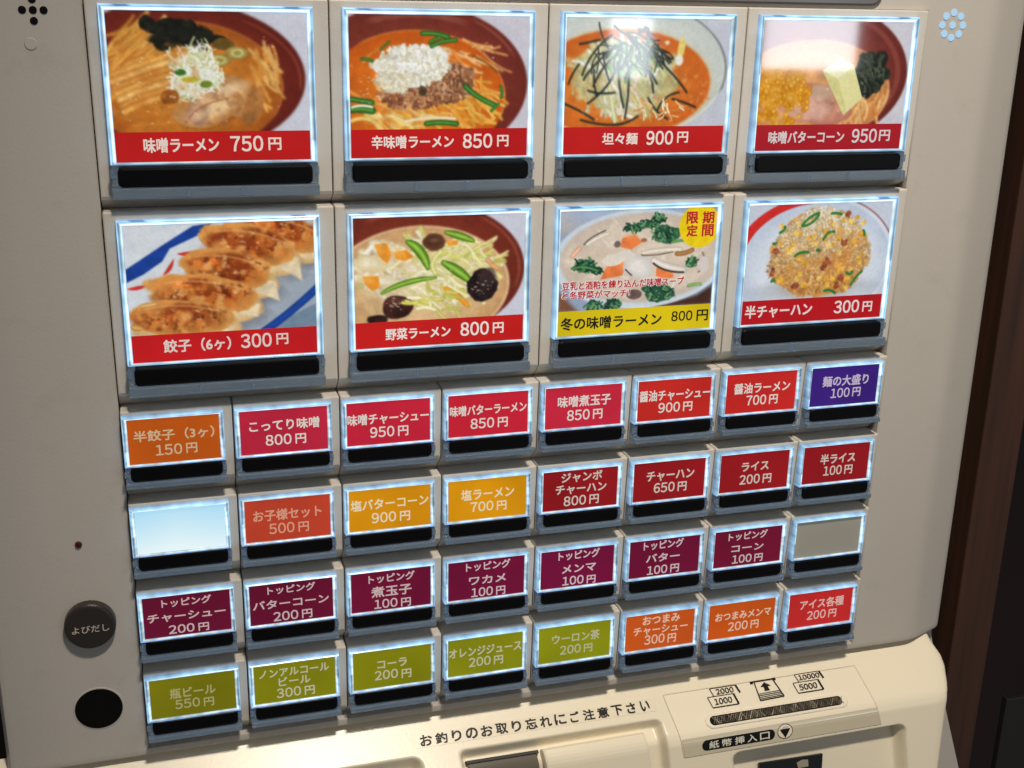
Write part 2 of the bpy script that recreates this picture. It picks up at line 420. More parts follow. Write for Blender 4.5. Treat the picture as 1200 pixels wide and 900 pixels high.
KIT = {}
def kit(large, row_end, variant):
    k = (large, row_end, variant)
    if k in KIT: return KIT[k]
    if large:
        cw, ch = LW, LH; ol, orr, ot, ob = .052, .062, .052, .022
        b0, b1, lip = 1.279, 1.448, 1.545
        top, bottom, left, right = -.115, row_end, -.155, 1.835
    else:
        cw, ch = SW, SH; ol, orr, ot, ob = .046, .044, .036, .02
        b0, b1, lip = .446, .595, .652
        top, bottom, left, right = -.07, row_end, -.051, .939
    base = KIT.get((large, variant, 'shared'))
    if not base:
        bar = prism_mesh(round_rect(.0, cw + .01, b0, b1, .045), -.045, .16, .02)
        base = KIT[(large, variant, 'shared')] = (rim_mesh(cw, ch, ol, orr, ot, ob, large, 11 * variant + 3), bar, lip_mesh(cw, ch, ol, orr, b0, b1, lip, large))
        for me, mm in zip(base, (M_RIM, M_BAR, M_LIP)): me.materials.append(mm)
    fm = frame_mesh(cw, top, bottom, left, right, lip); fm.materials.append(M_FRAME)
    KIT[k] = (fm,) + base
    return KIT[k]
def flat(u0, u1, v0, v1, w):
    return mesh_of([(u0, v0, w), (u1, v0, w), (u1, v1, w), (u0, v1, w)], [(0, 3, 2, 1)])
def button(large, r, c, label):
    tops_l = (-3.551, -1.772); tops_s = (0, .905, 1.802, 2.696)
    if large: u, v = 2 * c + 1.4372, tops_l[r]; end = (1.660, 1.698)[r]
    else: u, v = c + 1.333, tops_s[r]; end = (.831, .823, .820, .83)[r]
    fm, rim, bar, lip = kit(large, end, (3 * r + c) % 5)
    o = part('menu_button', fm, None, W(u, v, 0), label=label)
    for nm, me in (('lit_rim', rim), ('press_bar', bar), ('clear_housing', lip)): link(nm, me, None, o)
    return o

# ---- food photographs on the large buttons: colours laid down on a fine grid, printed on the card
class Photo:
    def __init__(self, seed, bgc, asp=1.667, H=250):
        self.H = H; self.Wd = int(round(H * asp)); self.asp = asp
        self.r = np.random.RandomState(seed)
        self.Y, self.X = np.mgrid[0:self.H, 0:self.Wd].astype(np.float32)
        self.X = (self.X + .5) / H; self.Y = (self.Y + .5) / H
        self.im = np.zeros((self.H, self.Wd, 3), np.float32); self.im[:] = bgc
    def noise(self, scale, octv=4, sx=1.0):
        out = np.zeros_like(self.X); amp = 1.0; tot = 0
        for o in range(octv):
            g = self.r.rand(int(scale * 2 ** o) + 3, int(scale * 2 ** o * self.asp * sx) + 3).astype(np.float32)
            x = self.X / self.asp * (g.shape[1] - 2); y = self.Y * (g.shape[0] - 2)
            xi = x.astype(int); yi = y.astype(int); fx = x - xi; fy = y - yi
            fx = fx*fx*(3-2*fx); fy = fy*fy*(3-2*fy)
            out += amp * ((g[yi, xi]*(1-fx) + g[yi, xi+1]*fx)*(1-fy) + (g[yi+1, xi]*(1-fx) + g[yi+1, xi+1]*fx)*fy)
            tot += amp; amp *= .5
        return out / tot
    def mix(self, m, c):
        c = np.asarray(c, np.float32)
        self.im += m[..., None] * (c - self.im)
    def ell(self, a, b, rx, ry, c, soft=.008, rot=0, al=1.0, edge=None, rough=0.0, rs=8, tex=0.0, ts=14, light=0.0):
        """ellipse in card fractions; rough breaks its outline, tex mottles it, light shades it like a rounded lump"""
        ca, sa = math.cos(rot), math.sin(rot)
        dx = self.X - a * self.asp; dy = self.Y - b
        x = (dx * ca + dy * sa) / (rx * self.asp); y = (-dx * sa + dy * ca) / ry
        d = np.sqrt(x * x + y * y)
        if rough: d = d + rough * (self.noise(rs) - .5) * 2
        sc = min(rx * self.asp, ry)
        m = np.clip((1 - d) * sc / soft + .5, 0, 1) * al
        c = np.asarray(c, np.float32) * np.ones(self.im.shape, np.float32)
        if tex: c = c * (1 + tex * (self.noise(ts) - .5) * 2)[..., None]
        if light: c = c * (1 + light * (-.5 * y - .35 * x))[..., None]
        if edge is not None:
            c = c + np.clip(d * 1.6 - .6, 0, 1)[..., None] * (np.asarray(edge, np.float32) - c)
        self.im += m[..., None] * (c - self.im)
        return m
    def ring(self, a, b, rx, ry, c, wid, al=1.0, amin=None, amax=None):
        x = (self.X - a * self.asp) / (rx * self.asp); y = (self.Y - b) / ry
        d = np.abs(np.sqrt(x * x + y * y) - 1) * min(rx * self.asp, ry)
        m = np.clip((wid / 2 - d) / .006 + .5, 0, 1) * al
        if amin is not None:
            an = np.degrees(np.arctan2(y, x)); m = m * np.clip(np.minimum(an - amin, amax - an) / 6, 0, 1)
        self.mix(m, c)
    def poly(self, pts, c, soft=.006, al=1.0, tex=0.0, ts=14):
        P = [(a * self.asp, b) for a, b in pts]
        inside = np.zeros(self.X.shape, bool); dist = np.full(self.X.shape, 9., np.float32)
        for (x0, y0), (x1, y1) in zip(P, P[1:] + P[:1]):
            cnd = (y0 > self.Y) != (y1 > self.Y)
            xi = (x1 - x0) * (self.Y - y0) / ((y1 - y0) or 1e-9) + x0
            inside ^= cnd & (self.X < xi)
            L = (x1-x0)**2 + (y1-y0)**2 + 1e-9; t = np.clip(((self.X-x0)*(x1-x0) + (self.Y-y0)*(y1-y0)) / L, 0, 1)
            dist = np.minimum(dist, np.hypot(self.X - x0 - t*(x1-x0), self.Y - y0 - t*(y1-y0)))
        m = np.clip(np.where(inside, dist, -dist) / soft + .5, 0, 1) * al
        c = np.asarray(c, np.float32) * np.ones(self.im.shape, np.float32)
        if tex: c = c * (1 + tex * (self.noise(ts) - .5) * 2)[..., None]
        self.im += m[..., None] * (c - self.im)
    def stroke(self, pts, wid, c, al=1.0, hl=.28, taper=0.0, n=10):
        """a rounded strand along a 2- or 3-point curve (card fractions): lighter in the middle, darker at its sides"""
        p = [np.array((a * self.asp, b)) for a, b in pts]
        t = np.linspace(0, 1, n)[:, None]
        q = p[0] + (p[1] - p[0]) * t if len(p) == 2 else (1-t)**2 * p[0] + 2*t*(1-t) * p[1] + t*t * p[2]
        lo = q.min(0) - wid; hi = q.max(0) + wid
        x0, x1 = max(int(lo[0]*self.H), 0), min(int(hi[0]*self.H)+2, self.Wd); y0, y1 = max(int(lo[1]*self.H), 0), min(int(hi[1]*self.H)+2, self.H)
        if x1 <= x0 or y1 <= y0: return
        X = self.X[y0:y1, x0:x1]; Y = self.Y[y0:y1, x0:x1]
        best = np.full(X.shape, 9., np.float32)
        for i in range(len(q) - 1):
            (ax, ay), (bx, by) = q[i], q[i+1]; L = (bx-ax)**2 + (by-ay)**2 + 1e-9
            s = np.clip(((X-ax)*(bx-ax) + (Y-ay)*(by-ay)) / L, 0, 1)
            f = (i + s) / (len(q) - 1)
            ww = wid / 2 * (1 - taper * np.abs(2*f - 1)**2)
            best = np.minimum(best, np.hypot(X-ax-s*(bx-ax), Y-ay-s*(by-ay)) / ww)
        m = np.clip((1 - best) * (wid / 2) / .005 + .5, 0, 1) * al
        sh = (1 + hl * (.5 - best))[..., None]
        reg = self.im[y0:y1, x0:x1]
        reg += m[..., None] * (np.clip(np.asarray(c, np.float32) * sh, 0, 255) - reg)
    def strands(self, n, a, b, sa, sb, ln, ang, dang, wid, cols, curve=.3, al=1.0, hl=.28, taper=0.0, rnd=False):
        for _ in range(n):
            while True:
                x, y = self.r.uniform(-1, 1, 2)
                if x*x + y*y < 1: break
            x = a + sa * x; y = b + sb * y
            th = math.radians(ang + self.r.uniform(-dang, dang)); l = ln * self.r.uniform(.6, 1.2)
            dx, dy = math.cos(th) * l / 2 / self.asp, math.sin(th) * l / 2
            k = self.r.uniform(-curve, curve) * l
            mid = (x - math.sin(th) * k / self.asp, y + math.cos(th) * k)
            c = np.array(cols[self.r.randint(len(cols))], float) * self.r.uniform(.9, 1.08)
            self.stroke([(x-dx, y-dy), mid, (x+dx, y+dy)], wid * self.r.uniform(.75, 1.2), c, al, hl, taper, 7)
    def glints(self, n, a, b, sa, sb, s=.007, c=(250, 236, 212), al=.5):
        for _ in range(n):
            x = a + sa * self.r.uniform(-1, 1); y = b + sb * self.r.uniform(-1, 1); k = self.r.uniform(.5, 1.3) * s
            self.ell(x, y, k * self.r.uniform(.8, 2) / self.asp, k * .8, c, .007, self.r.uniform(-.5, .5), al=al * self.r.uniform(.5, 1), rough=.4, rs=40)
    def soft(self, n=1):
        """out of focus: blur what has been laid down so far"""
        for _ in range(n):
            for ax in (0, 1):
                pad = np.pad(self.im, [(2, 2) if i == ax else (0, 0) for i in range(3)], mode='edge')
                k = (.1, .24, .32, .24, .1)
                self.im = sum(k[j] * np.take(pad, np.arange(j, j + self.im.shape[ax]), axis=ax) for j in range(5)).astype(np.float32)
    def murk(self, a, b, rx, ry, c, al=.5, scale=9, lo=.45, hi=.7, soft=.08):
        """patches of broth or oil that half cover what lies below"""
        x = (self.X - a * self.asp) / (rx * self.asp); y = (self.Y - b) / ry
        m = np.clip((1 - np.hypot(x, y)) / soft, 0, 1) * np.clip((self.noise(scale) - lo) / (hi - lo), 0, 1) * al
        self.mix(m, c)
    def soup(self, a, b, rx, ry, c, c2, tex=.2):
        self.ell(a, b, rx, ry, c, edge=c2, tex=tex, ts=7)
    def bowl(self, a, b, rx, ry, c, dark):
        self.ell(a, b, rx, ry, c, edge=dark, tex=.12, ts=5)
    def done(self):
        g = self.im * 1.0
        k = np.array([.22, .56, .22])                       # a print is slightly soft
        for ax in (0, 1):
            pad = np.pad(g, [(1, 1) if i == ax else (0, 0) for i in range(3)], mode='edge')
            g = sum(k[j] * np.take(pad, np.arange(j, j + g.shape[ax]), axis=ax) for j in range(3))
        gn = self.noise(60, 2) - .5; g2 = self.noise(18, 4) - .5; g3 = self.noise(5, 2) - .5
        g = np.clip(g * (1 + .07 * gn + (.05 + .10 * (g.min(-1) < 150)) * g2 + .05 * g3)[..., None] + 2, 0, 255)
        return g

def grid_card(img, w0, h0, wz, nu=214, nv=128):
    """the printed photo: a fine flat grid carrying one colour per point"""
    H, Wd = img.shape[:2]
    ys = np.linspace(0, H - 1, nv); xs = np.linspace(0, Wd - 1, nu)
    yi = np.clip(ys.astype(int), 0, H - 2); xi = np.clip(xs.astype(int), 0, Wd - 2); fy = (ys - yi)[:, None, None]; fx = (xs - xi)[None, :, None]
    c = (img[yi][:, xi]*(1-fx) + img[yi][:, xi+1]*fx)*(1-fy) + (img[yi+1][:, xi]*(1-fx) + img[yi+1][:, xi+1]*fx)*fy
    c = c / 255.0; c = np.where(c <= .04045, c / 12.92, ((c + .055) / 1.055) ** 2.4)
    U, V = np.meshgrid(np.linspace(0, w0, nu), np.linspace(0, h0, nv))
    co = np.stack([U.ravel() * S, np.full(nu * nv, wz * S), -V.ravel() * S], 1)
    idx = np.arange(nu * nv).reshape(nv, nu)
    f = np.stack([idx[:-1, :-1], idx[1:, :-1], idx[1:, 1:], idx[:-1, 1:]], -1).reshape(-1, 4)
    me = bpy.data.meshes.new('photo_card')
    me.vertices.add(len(co)); me.vertices.foreach_set('co', co.astype(np.float32).ravel())
    me.loops.add(f.size); me.loops.foreach_set('vertex_index', f.astype(np.int32).ravel())
    me.polygons.add(len(f)); me.polygons.foreach_set('loop_start', np.arange(0, f.size, 4, dtype=np.int32))
    me.update(calc_edges=True); me.validate()
    a = me.color_attributes.new('Col', 'FLOAT_COLOR', 'POINT')
    a.data.foreach_set('color', np.concatenate([c.reshape(-1, 3), np.ones((nu * nv, 1))], 1).astype(np.float32).ravel())
    return me

YEL = [(226, 176, 88), (208, 150, 62), (236, 190, 104)]
def dish_miso():
    p = Photo(1, (204, 206, 218))
    p.bowl(.35, .55, .635, .63, (132, 46, 28), (96, 30, 22)); p.ring(.36, .57, .60, .585, (168, 84, 60), .012, .6, -60, 10)
    p.soup(.38, .63, .485, .545, (204, 124, 40), (160, 82, 26), .35); p.ring(.38, .63, .485, .545, (206, 140, 80), .008, .7, -100, 30)
    p.strands(46, .16, .42, .2, .33, .36, -32, 22, .030, [(214, 150, 60), (196, 126, 44), (228, 172, 88)], .25)
    p.strands(30, .30, .82, .30, .14, .34, 8, 25, .030, [(200, 126, 46), (182, 104, 34)], .3)
    p.strands(22, .78, .55, .075, .22, .26, 68, 20, .026, [(216, 150, 66), (232, 178, 100)], .25)
    p.soft(2); p.murk(.36, .65, .45, .5, (200, 122, 40), .65, 7, .4, .65); p.strands(26, .14, .40, .16, .22, .34, -34, 16, .022, [(226, 168, 84), (206, 140, 60)], .2, .7)
    for i in range(7): p.stroke([(.0 + .01 * i, .53 + .05 * i), (.16, .43 + .05 * i), (.30, .36 + .055 * i)], .05, [(222, 160, 76), (236, 182, 104), (206, 138, 60)][i % 3])
    p.soft(1); p.murk(.2, .75, .3, .3, (186, 106, 34), .45, 8)
    for x, y, rx, ry in ((.22, .12, .055, .07), (.30, .17, .07, .09), (.40, .14, .07, .06), (.47, .20, .06, .08), (.28, .26, .07, .06), (.40, .25, .08, .06), (.55, .24, .07, .04)):
        p.ell(x, y, rx, ry, (26, 26, 20), .02, .3, rough=.5, rs=12, tex=.6, ts=26)
    p.ell(.57, .27, .06, .05, (92, 70, 28), rough=.3, tex=.4)
    for x, y in ((.545, .40), (.635, .34)):
        p.ell(x, y, .06, .055, (206, 190, 112), edge=(150, 120, 54), tex=.25); p.ell(x + .005, y, .03, .03, (150, 140, 66), edge=(222, 210, 140))
    p.ell(.50, .80, .19, .16, (120, 62, 24), .04, -.3, al=.5)
    p.ell(.59, .69, .15, .17, (214, 170, 116), .012, .35, edge=(178, 122, 66), rough=.14, rs=5, tex=.25, ts=10)
    p.ell(.48, .80, .19, .15, (220, 176, 120), .012, -.25, edge=(184, 124, 66), rough=.16, rs=5, tex=.28, ts=9)
    p.ell(.42, .84, .07, .10, (198, 150, 118), .04, rough=.3, tex=.35, ts=14); p.ell(.56, .66, .12, .05, (232, 198, 156), .05, -.3, al=.8, rough=.3); p.ell(.52, .80, .10, .05, (236, 204, 158), .05, -.3, al=.7, rough=.4)
    p.murk(.52, .76, .2, .22, (150, 96, 56), .55, 16, .5, .75, .2); p.stroke([(.36, .92), (.42, .76), (.58, .72)], .014, (150, 92, 46), .6)
    p.ell(.71, .78, .05, .16, (178, 116, 60), .02, .4, rough=.25, tex=.3)
    for x, y, sx, sy in ((.42, .40, .10, .12), (.37, .62, .06, .10), (.48, .54, .06, .09)):
        p.ell(x, y, sx, sy, (206, 204, 150), .03, rough=.5, al=.6)
        p.strands(85, x, y, sx, sy, .13, 0, 90, .013, [(246, 246, 232), (226, 232, 200), (250, 250, 244), (198, 206, 150)], .8, .95, .15)
    p.ell(.35, .50, .03, .03, (60, 110, 30), rough=.4); p.ell(.40, .56, .05, .025, (190, 180, 50), rough=.3); p.ell(.47, .60, .03, .03, (110, 130, 40), rough=.4)
    p.ell(.29, .70, .05, .06, (140, 74, 26), rough=.3, tex=.4); p.soft(1); p.murk(.2, .55, .25, .4, (204, 128, 50), .45, 9); p.glints(60, .3, .65, .28, .3); p.glints(14, .8, .5, .05, .3)
    return p.done()
def dish_spicy():
    p = Photo(2, (202, 200, 210))
    p.bowl(.36, .6, .635, .694, (138, 62, 44), (108, 40, 32)); p.ring(.37, .6, .57, .60, (176, 112, 92), .05, .35, -120, -60); p.ring(.36, .6, .60, .66, (176, 110, 90), .015, .5, -60, -20)
    p.soup(.36, .72, .505, .585, (226, 122, 34), (196, 86, 20), .25); p.ring(.36, .72, .505, .585, (238, 150, 70), .01, .8, -130, 20)
    p.strands(60, .30, .62, .4, .32, .2, 0, 60, .025, [(232, 150, 60), (216, 110, 36), (240, 170, 84)], .5, .8)
    p.strands(40, .62, .75, .2, .22, .28, 35, 30, .028, [(236, 176, 70), (228, 150, 50), (244, 196, 110)], .4)
    p.strands(30, .25, .9, .22, .1, .26, 20, 30, .03, [(240, 200, 110), (228, 170, 70), (246, 214, 140)], .4)
    p.strands(24, .66, .42, .2, .2, .3, 25, 18, .02, [(244, 200, 140), (238, 170, 100)], .3)
    p.soft(2); p.murk(.40, .66, .45, .4, (222, 108, 26), .55, 8); p.strands(24, .62, .75, .2, .2, .26, 35, 30, .026, [(240, 186, 84), (236, 160, 60)], .4, .7)
    p.ell(.56, .58, .13, .16, (168, 116, 78), .02, rough=.4, rs=9, tex=.5, ts=22); p.ell(.33, .70, .17, .11, (160, 104, 70), .02, rough=.4, rs=9, tex=.5, ts=22)
    p.strands(260, .55, .60, .13, .16, .04, 0, 90, .024, [(150, 96, 62), (186, 136, 98), (120, 74, 50), (206, 158, 118)], .4)
    p.strands(200, .34, .72, .17, .10, .04, 0, 90, .022, [(150, 92, 62), (180, 126, 88), (206, 150, 100), (122, 70, 48)], .4)
    p.ell(.34, .45, .20, .18, (226, 222, 200), .02, rough=.35, rs=8, tex=.12, ts=20)
    p.ell(.25, .55, .11, .12, (224, 214, 186), .02, rough=.4, rs=9, tex=.14, ts=20); p.ell(.42, .36, .12, .10, (238, 238, 228), .02, rough=.35, rs=9)
    p.strands(420, .34, .44, .20, .18, .035, 0, 90, .022, [(244, 244, 234), (232, 228, 208), (252, 252, 246), (214, 206, 176)], .4, .9, .2)
    p.strands(120, .25, .57, .10, .09, .035, 0, 90, .02, [(240, 236, 216), (222, 208, 170)], .4, .9)
    for q, w in (([(.40, .16), (.47, .15), (.54, .19)], .045), ([(.45, .27), (.50, .22), (.585, .215)], .04), ([(.44, .24), (.47, .20), (.50, .19)], .03), ([(.64, .62), (.70, .72), (.81, .79)], .05), ([(.0, .73), (.05, .74), (.12, .76)], .05), ([(.0, .82), (.06, .81), (.12, .83)], .07), ([(.42, .95), (.50, .93), (.59, .955)], .05), ([(.07, .385), (.1, .38), (.125, .40)], .03), ([(.84, .62), (.855, .66), (.845, .72)], .03), ([(.79, .84), (.81, .80), (.83, .78)], .03), ([(.17, .30), (.2, .26), (.22, .23)], .02)):
        p.stroke(q, w, (44, 106, 36), .95, .5); p.stroke(q, w * .35, (110, 170, 70), .5)
    p.stroke([(.01, .80), (.06, .775), (.12, .80)], .02, (238, 238, 220)); p.ell(.40, .66, .03, .05, (60, 50, 34), rough=.5, al=.8)
    p.stroke([(.3, .93), (.45, .88), (.58, .91)], .03, (240, 216, 170)); p.stroke([(.68, .35), (.78, .42), (.82, .5)], .02, (120, 84, 40), .8)
    p.soft(1); p.glints(70, .4, .6, .4, .35); p.glints(30, .12, .6, .06, .2); p.glints(6, .7, .28, .1, .06, .012)
    return p.done()
def dish_tantan():
    p = Photo(3, (196, 200, 210))
    p.ell(.35, .48, .64, .64, (224, 226, 218), edge=(198, 206, 200), tex=.04); p.ring(.35, .48, .64, .64, (70, 66, 60), .008, .9, -70, 20); p.ring(.35, .48, .635, .635, (240, 240, 236), .012, .9, 20, 60)
    p.ell(.36, .60, .57, .53, (204, 202, 176), .05, al=.6)
    p.soup(.35, .60, .545, .50, (222, 128, 48), (206, 100, 34), .22); p.ring(.35, .6, .545, .5, (228, 160, 100), .012, .7)
    p.strands(150, .5, .65, .42, .3, .03, 0, 90, .02, [(232, 150, 70), (210, 106, 36), (236, 170, 96)], .3, .6)
    p.ell(.36, .52, .31, .34, (196, 184, 128), .03, rough=.35, rs=7, tex=.25, ts=14)
    p.ell(.36, .40, .2, .2, (166, 182, 130), .05, rough=.4, tex=.3)
    p.strands(150, .36, .55, .30, .32, .20, 70, 50, .030, [(228, 226, 196), (206, 202, 156), (238, 238, 220), (186, 190, 130), (214, 200, 150)], .35)
    p.strands(26, .40, .40, .16, .16, .14, 60, 60, .034, [(96, 160, 80), (130, 186, 104), (84, 140, 70)], .3)
    p.soft(1); p.murk(.36, .62, .34, .34, (196, 150, 84), .4, 10)
    for q in ([(.26, .55), (.29, .8), (.31, .95)], [(.44, .72), (.48, .8), (.5, .9)]): p.stroke(q, .035, (222, 218, 170))
    p.ell(.70, .27, .022, .10, (236, 214, 120), rot=.15); p.ell(.69, .38, .025, .05, (240, 236, 226)); p.ell(.61, .22, .015, .02, (236, 220, 190))
    N = (30, 38, 34)
    for q in ([(.27, .16), (.15, .28), (.10, .52)], [(.30, .25), (.16, .42), (.11, .56)], [(.31, .33), (.22, .42), (.17, .62)], [(.33, .34), (.30, .5), (.36, .82)], [(.31, .40), (.30, .6), (.14, .78)], [(.37, .40), (.40, .6), (.37, .92)], [(.40, .42), (.37, .5), (.36, .55)], [(.42, .34), (.5, .44), (.56, .60)], [(.46, .22), (.55, .3), (.60, .42)], [(.48, .13), (.55, .26), (.64, .40)], [(.43, .10), (.46, .16), (.47, .08)], [(.56, .38), (.66, .5), (.75, .68)], [(.50, .48), (.53, .56), (.54, .68)], [(.51, .73), (.55, .86), (.64, .93)], [(.57, .85), (.60, .70), (.70, .68)], [(.66, .74), (.74, .77), (.81, .82)], [(.0, .78), (.12, .86), (.18, .93)], [(.10, .93), (.25, 1.0), (.36, .97)], [(.30, .98), (.38, .98), (.45, .9)], [(.08, .42), (.04, .5), (.02, .6)], [(.14, .66), (.2, .7), (.3, .68)], [(.20, .20), (.12, .23), (.08, .24)], [(.17, .47), (.17, .6), (.19, .7)], [(.57, .30), (.62, .36), (.65, .37)], [(.40, .20), (.48, .26), (.52, .36)], [(.35, .22), (.28, .30), (.20, .33)], [(.48, .09), (.5, .1), (.48, .18)]):
        p.stroke(q, .02, N, .95, .7)
    p.soft(1); p.strands(40, .37, .30, .24, .2, .22, 70, 55, .014, [(34, 42, 38), (50, 58, 50)], .3)
    p.soft(1); p.strands(16, .60, .82, .2, .1, .09, 20, 60, .018, [(236, 220, 180), (230, 170, 110)], .3)
    p.glints(50, .5, .7, .4, .25)
    return p.done()
def dish_butter_corn():
    p = Photo(4, (206, 204, 212), 1.66)
    p.bowl(.35, .52, .645, .69, (142, 62, 48), (104, 40, 34)); p.ring(.35, .52, .58, .62, (176, 100, 84), .04, .35, -80, 30)
    p.soup(.35, .68, .53, .50, (220, 158, 96), (200, 126, 70), .2); p.ring(.35, .68, .53, .50, (236, 176, 120), .012, .8, -90, 40)
    p.strands(60, .70, .72, .17, .24, .26, 100, 40, .026, [(226, 160, 92), (238, 184, 120), (206, 130, 66)], .4)
    p.soft(1); p.murk(.4, .6, .4, .3, (226, 170, 110), .6, 6)
    p.ell(.39, .80, .26, .20, (206, 146, 122), .015, .1, edge=(186, 118, 96), rough=.15, rs=5, tex=.25, ts=14); p.ell(.33, .86, .16, .10, (222, 178, 160), .05, rough=.3, al=.7); p.ell(.40, .68, .10, .08, (200, 176, 150), .05, al=.7, rough=.3)
    p.ell(.74, .50, .115, .21, (40, 48, 38), .015, .2, rough=.4, rs=9, tex=.6, ts=20); p.ell(.80, .42, .05, .12, (30, 34, 28), .02, rough=.5)
    p.strands(60, .75, .5, .09, .18, .08, 60, 60, .02, [(60, 68, 54), (26, 30, 24), (84, 90, 70)], .4)
    p.ell(.12, .62, .20, .2, (216, 152, 40), .03, rough=.3)
    for _ in range(190):
        x, y = p.r.uniform(-.02, .34), p.r.uniform(.48, 1.0)
        if (x / .36) ** 2 + ((y - .75) / .3) ** 2 > 1: continue
        p.ell(x, y, .017, .028, [(236, 170, 42), (244, 190, 70), (220, 146, 26)][p.r.randint(3)], .006, p.r.rand() * 3, edge=(186, 112, 16))
    p.soft(2); p.murk(.14, .74, .2, .28, (240, 190, 90), .4, 14)
    p.poly([(.41, .47), (.53, .36), (.62, .42), (.70, .74), (.58, .91)], (228, 222, 158)); p.poly([(.41, .47), (.53, .36), (.62, .42), (.52, .55)], (238, 236, 196)); p.poly([(.52, .55), (.41, .47), (.58, .91), (.60, .88)], (206, 198, 126), al=.6)
    p.glints(40, .5, .75, .4, .2)
    return p.done()
def dish_gyoza():
    p = Photo(5, (196, 204, 214))
    p.ell(.3, .5, .6, .6, (214, 220, 226), .3)
    p.poly([(0, .39), (.20, .18), (.36, .02), (.46, .0), (.38, .11), (.235, .215), (.19, .33), (.09, .44), (0, .51)], (24, 62, 148), tex=.12)
    for q in ([(.0, .565), (.05, .57), (.11, .535)], [(.19, .45), (.23, .41), (.25, .31)], [(.27, .265), (.32, .28), (.37, .245)], [(.42, .14), (.46, .1), (.48, .03)]): p.stroke(q, .035, (204, 48, 44), 1, .2, .9)
    p.ring(.11, .52, .02, .03, (214, 190, 110), .012, .7)
    p.ell(.85, .80, .35, .25, (150, 162, 176), .12, -.6, al=.8)
    p.poly([(.705, 1.0), (1.0, .78), (1.0, 1.0)], (116, 138, 160)); p.stroke([(.70, 1.03), (.86, .86), (1.02, .62)], .075, (26, 66, 150), 1, .2)
    def gy(x, y, rx, ry, rot, tail):
        p.ell(x + .035, y + .13, rx * .97, ry * .8, (96, 96, 104), .07, rot, al=.65)
        p.ell(x + .02, y + .075, rx, ry * .95, (228, 208, 170), .012, rot, edge=(206, 168, 112), rough=.10, rs=4, tex=.12, light=-.35)
        p.poly([(x + rx * .55, y + ry * .1 + rot * .16), (x + rx * .98, y + ry * .35 + rot * .2), tail, (x + rx * .62, y + ry * .85 + rot * .16)], (226, 208, 172), .02, tex=.15)
        p.ell(x - .005, y - .02, rx * .98, ry * .86, (188, 98, 38), .015, rot, edge=(218, 154, 80), rough=.16, rs=7, tex=.4, ts=8, light=.45)
        p.murk(x - .03, y - .03, rx * .95, ry * .75, (136, 54, 18), .9, 8, .40, .62, .25); p.murk(x + .02, y, rx * .9, ry * .75, (234, 176, 104), .75, 12, .53, .70, .25)
        p.murk(x, y - .02, rx * .95, ry * .75, (84, 30, 12), .7, 20, .60, .74, .3); p.murk(x, y + .04, rx * .95, ry * .75, (216, 124, 48), .7, 16, .54, .7, .3)
        p.stroke([(x - rx * .7, y - ry * .55 - rot * .1), (x, y - ry * .86), (x + rx * .7, y - ry * .35 + rot * .2)], .022, (230, 176, 110), .45)
        p.glints(18, x, y - .05, rx * .6, ry * .35, .008, (255, 232, 196), .7)
    p_gy = ((.82, .11, .27, .19, .34, (1.02, .40)), (.655, .22, .265, .205, .28, (.93, .56)), (.535, .44, .255, .21, .24, (.80, .74)), (.40, .655, .30, .20, .17, (.68, .88)), (.28, .87, .285, .20, .06, (.53, 1.0)))
    for g in p_gy:
        gy(*g)
        if g[0] == .82: p.stroke([(.47, .23), (.42, .18), (.39, .10)], .06, (214, 164, 96), 1, .3, .5)
    p.soft(1)
    p.stroke([(.06, .93), (.03, .93), (.01, .91)], .06, (206, 150, 80), 1, .3, .6); p.stroke([(.15, .71), (.10, .72), (.05, .73)], .04, (216, 168, 100), 1, .3, .8)
    return p.done()
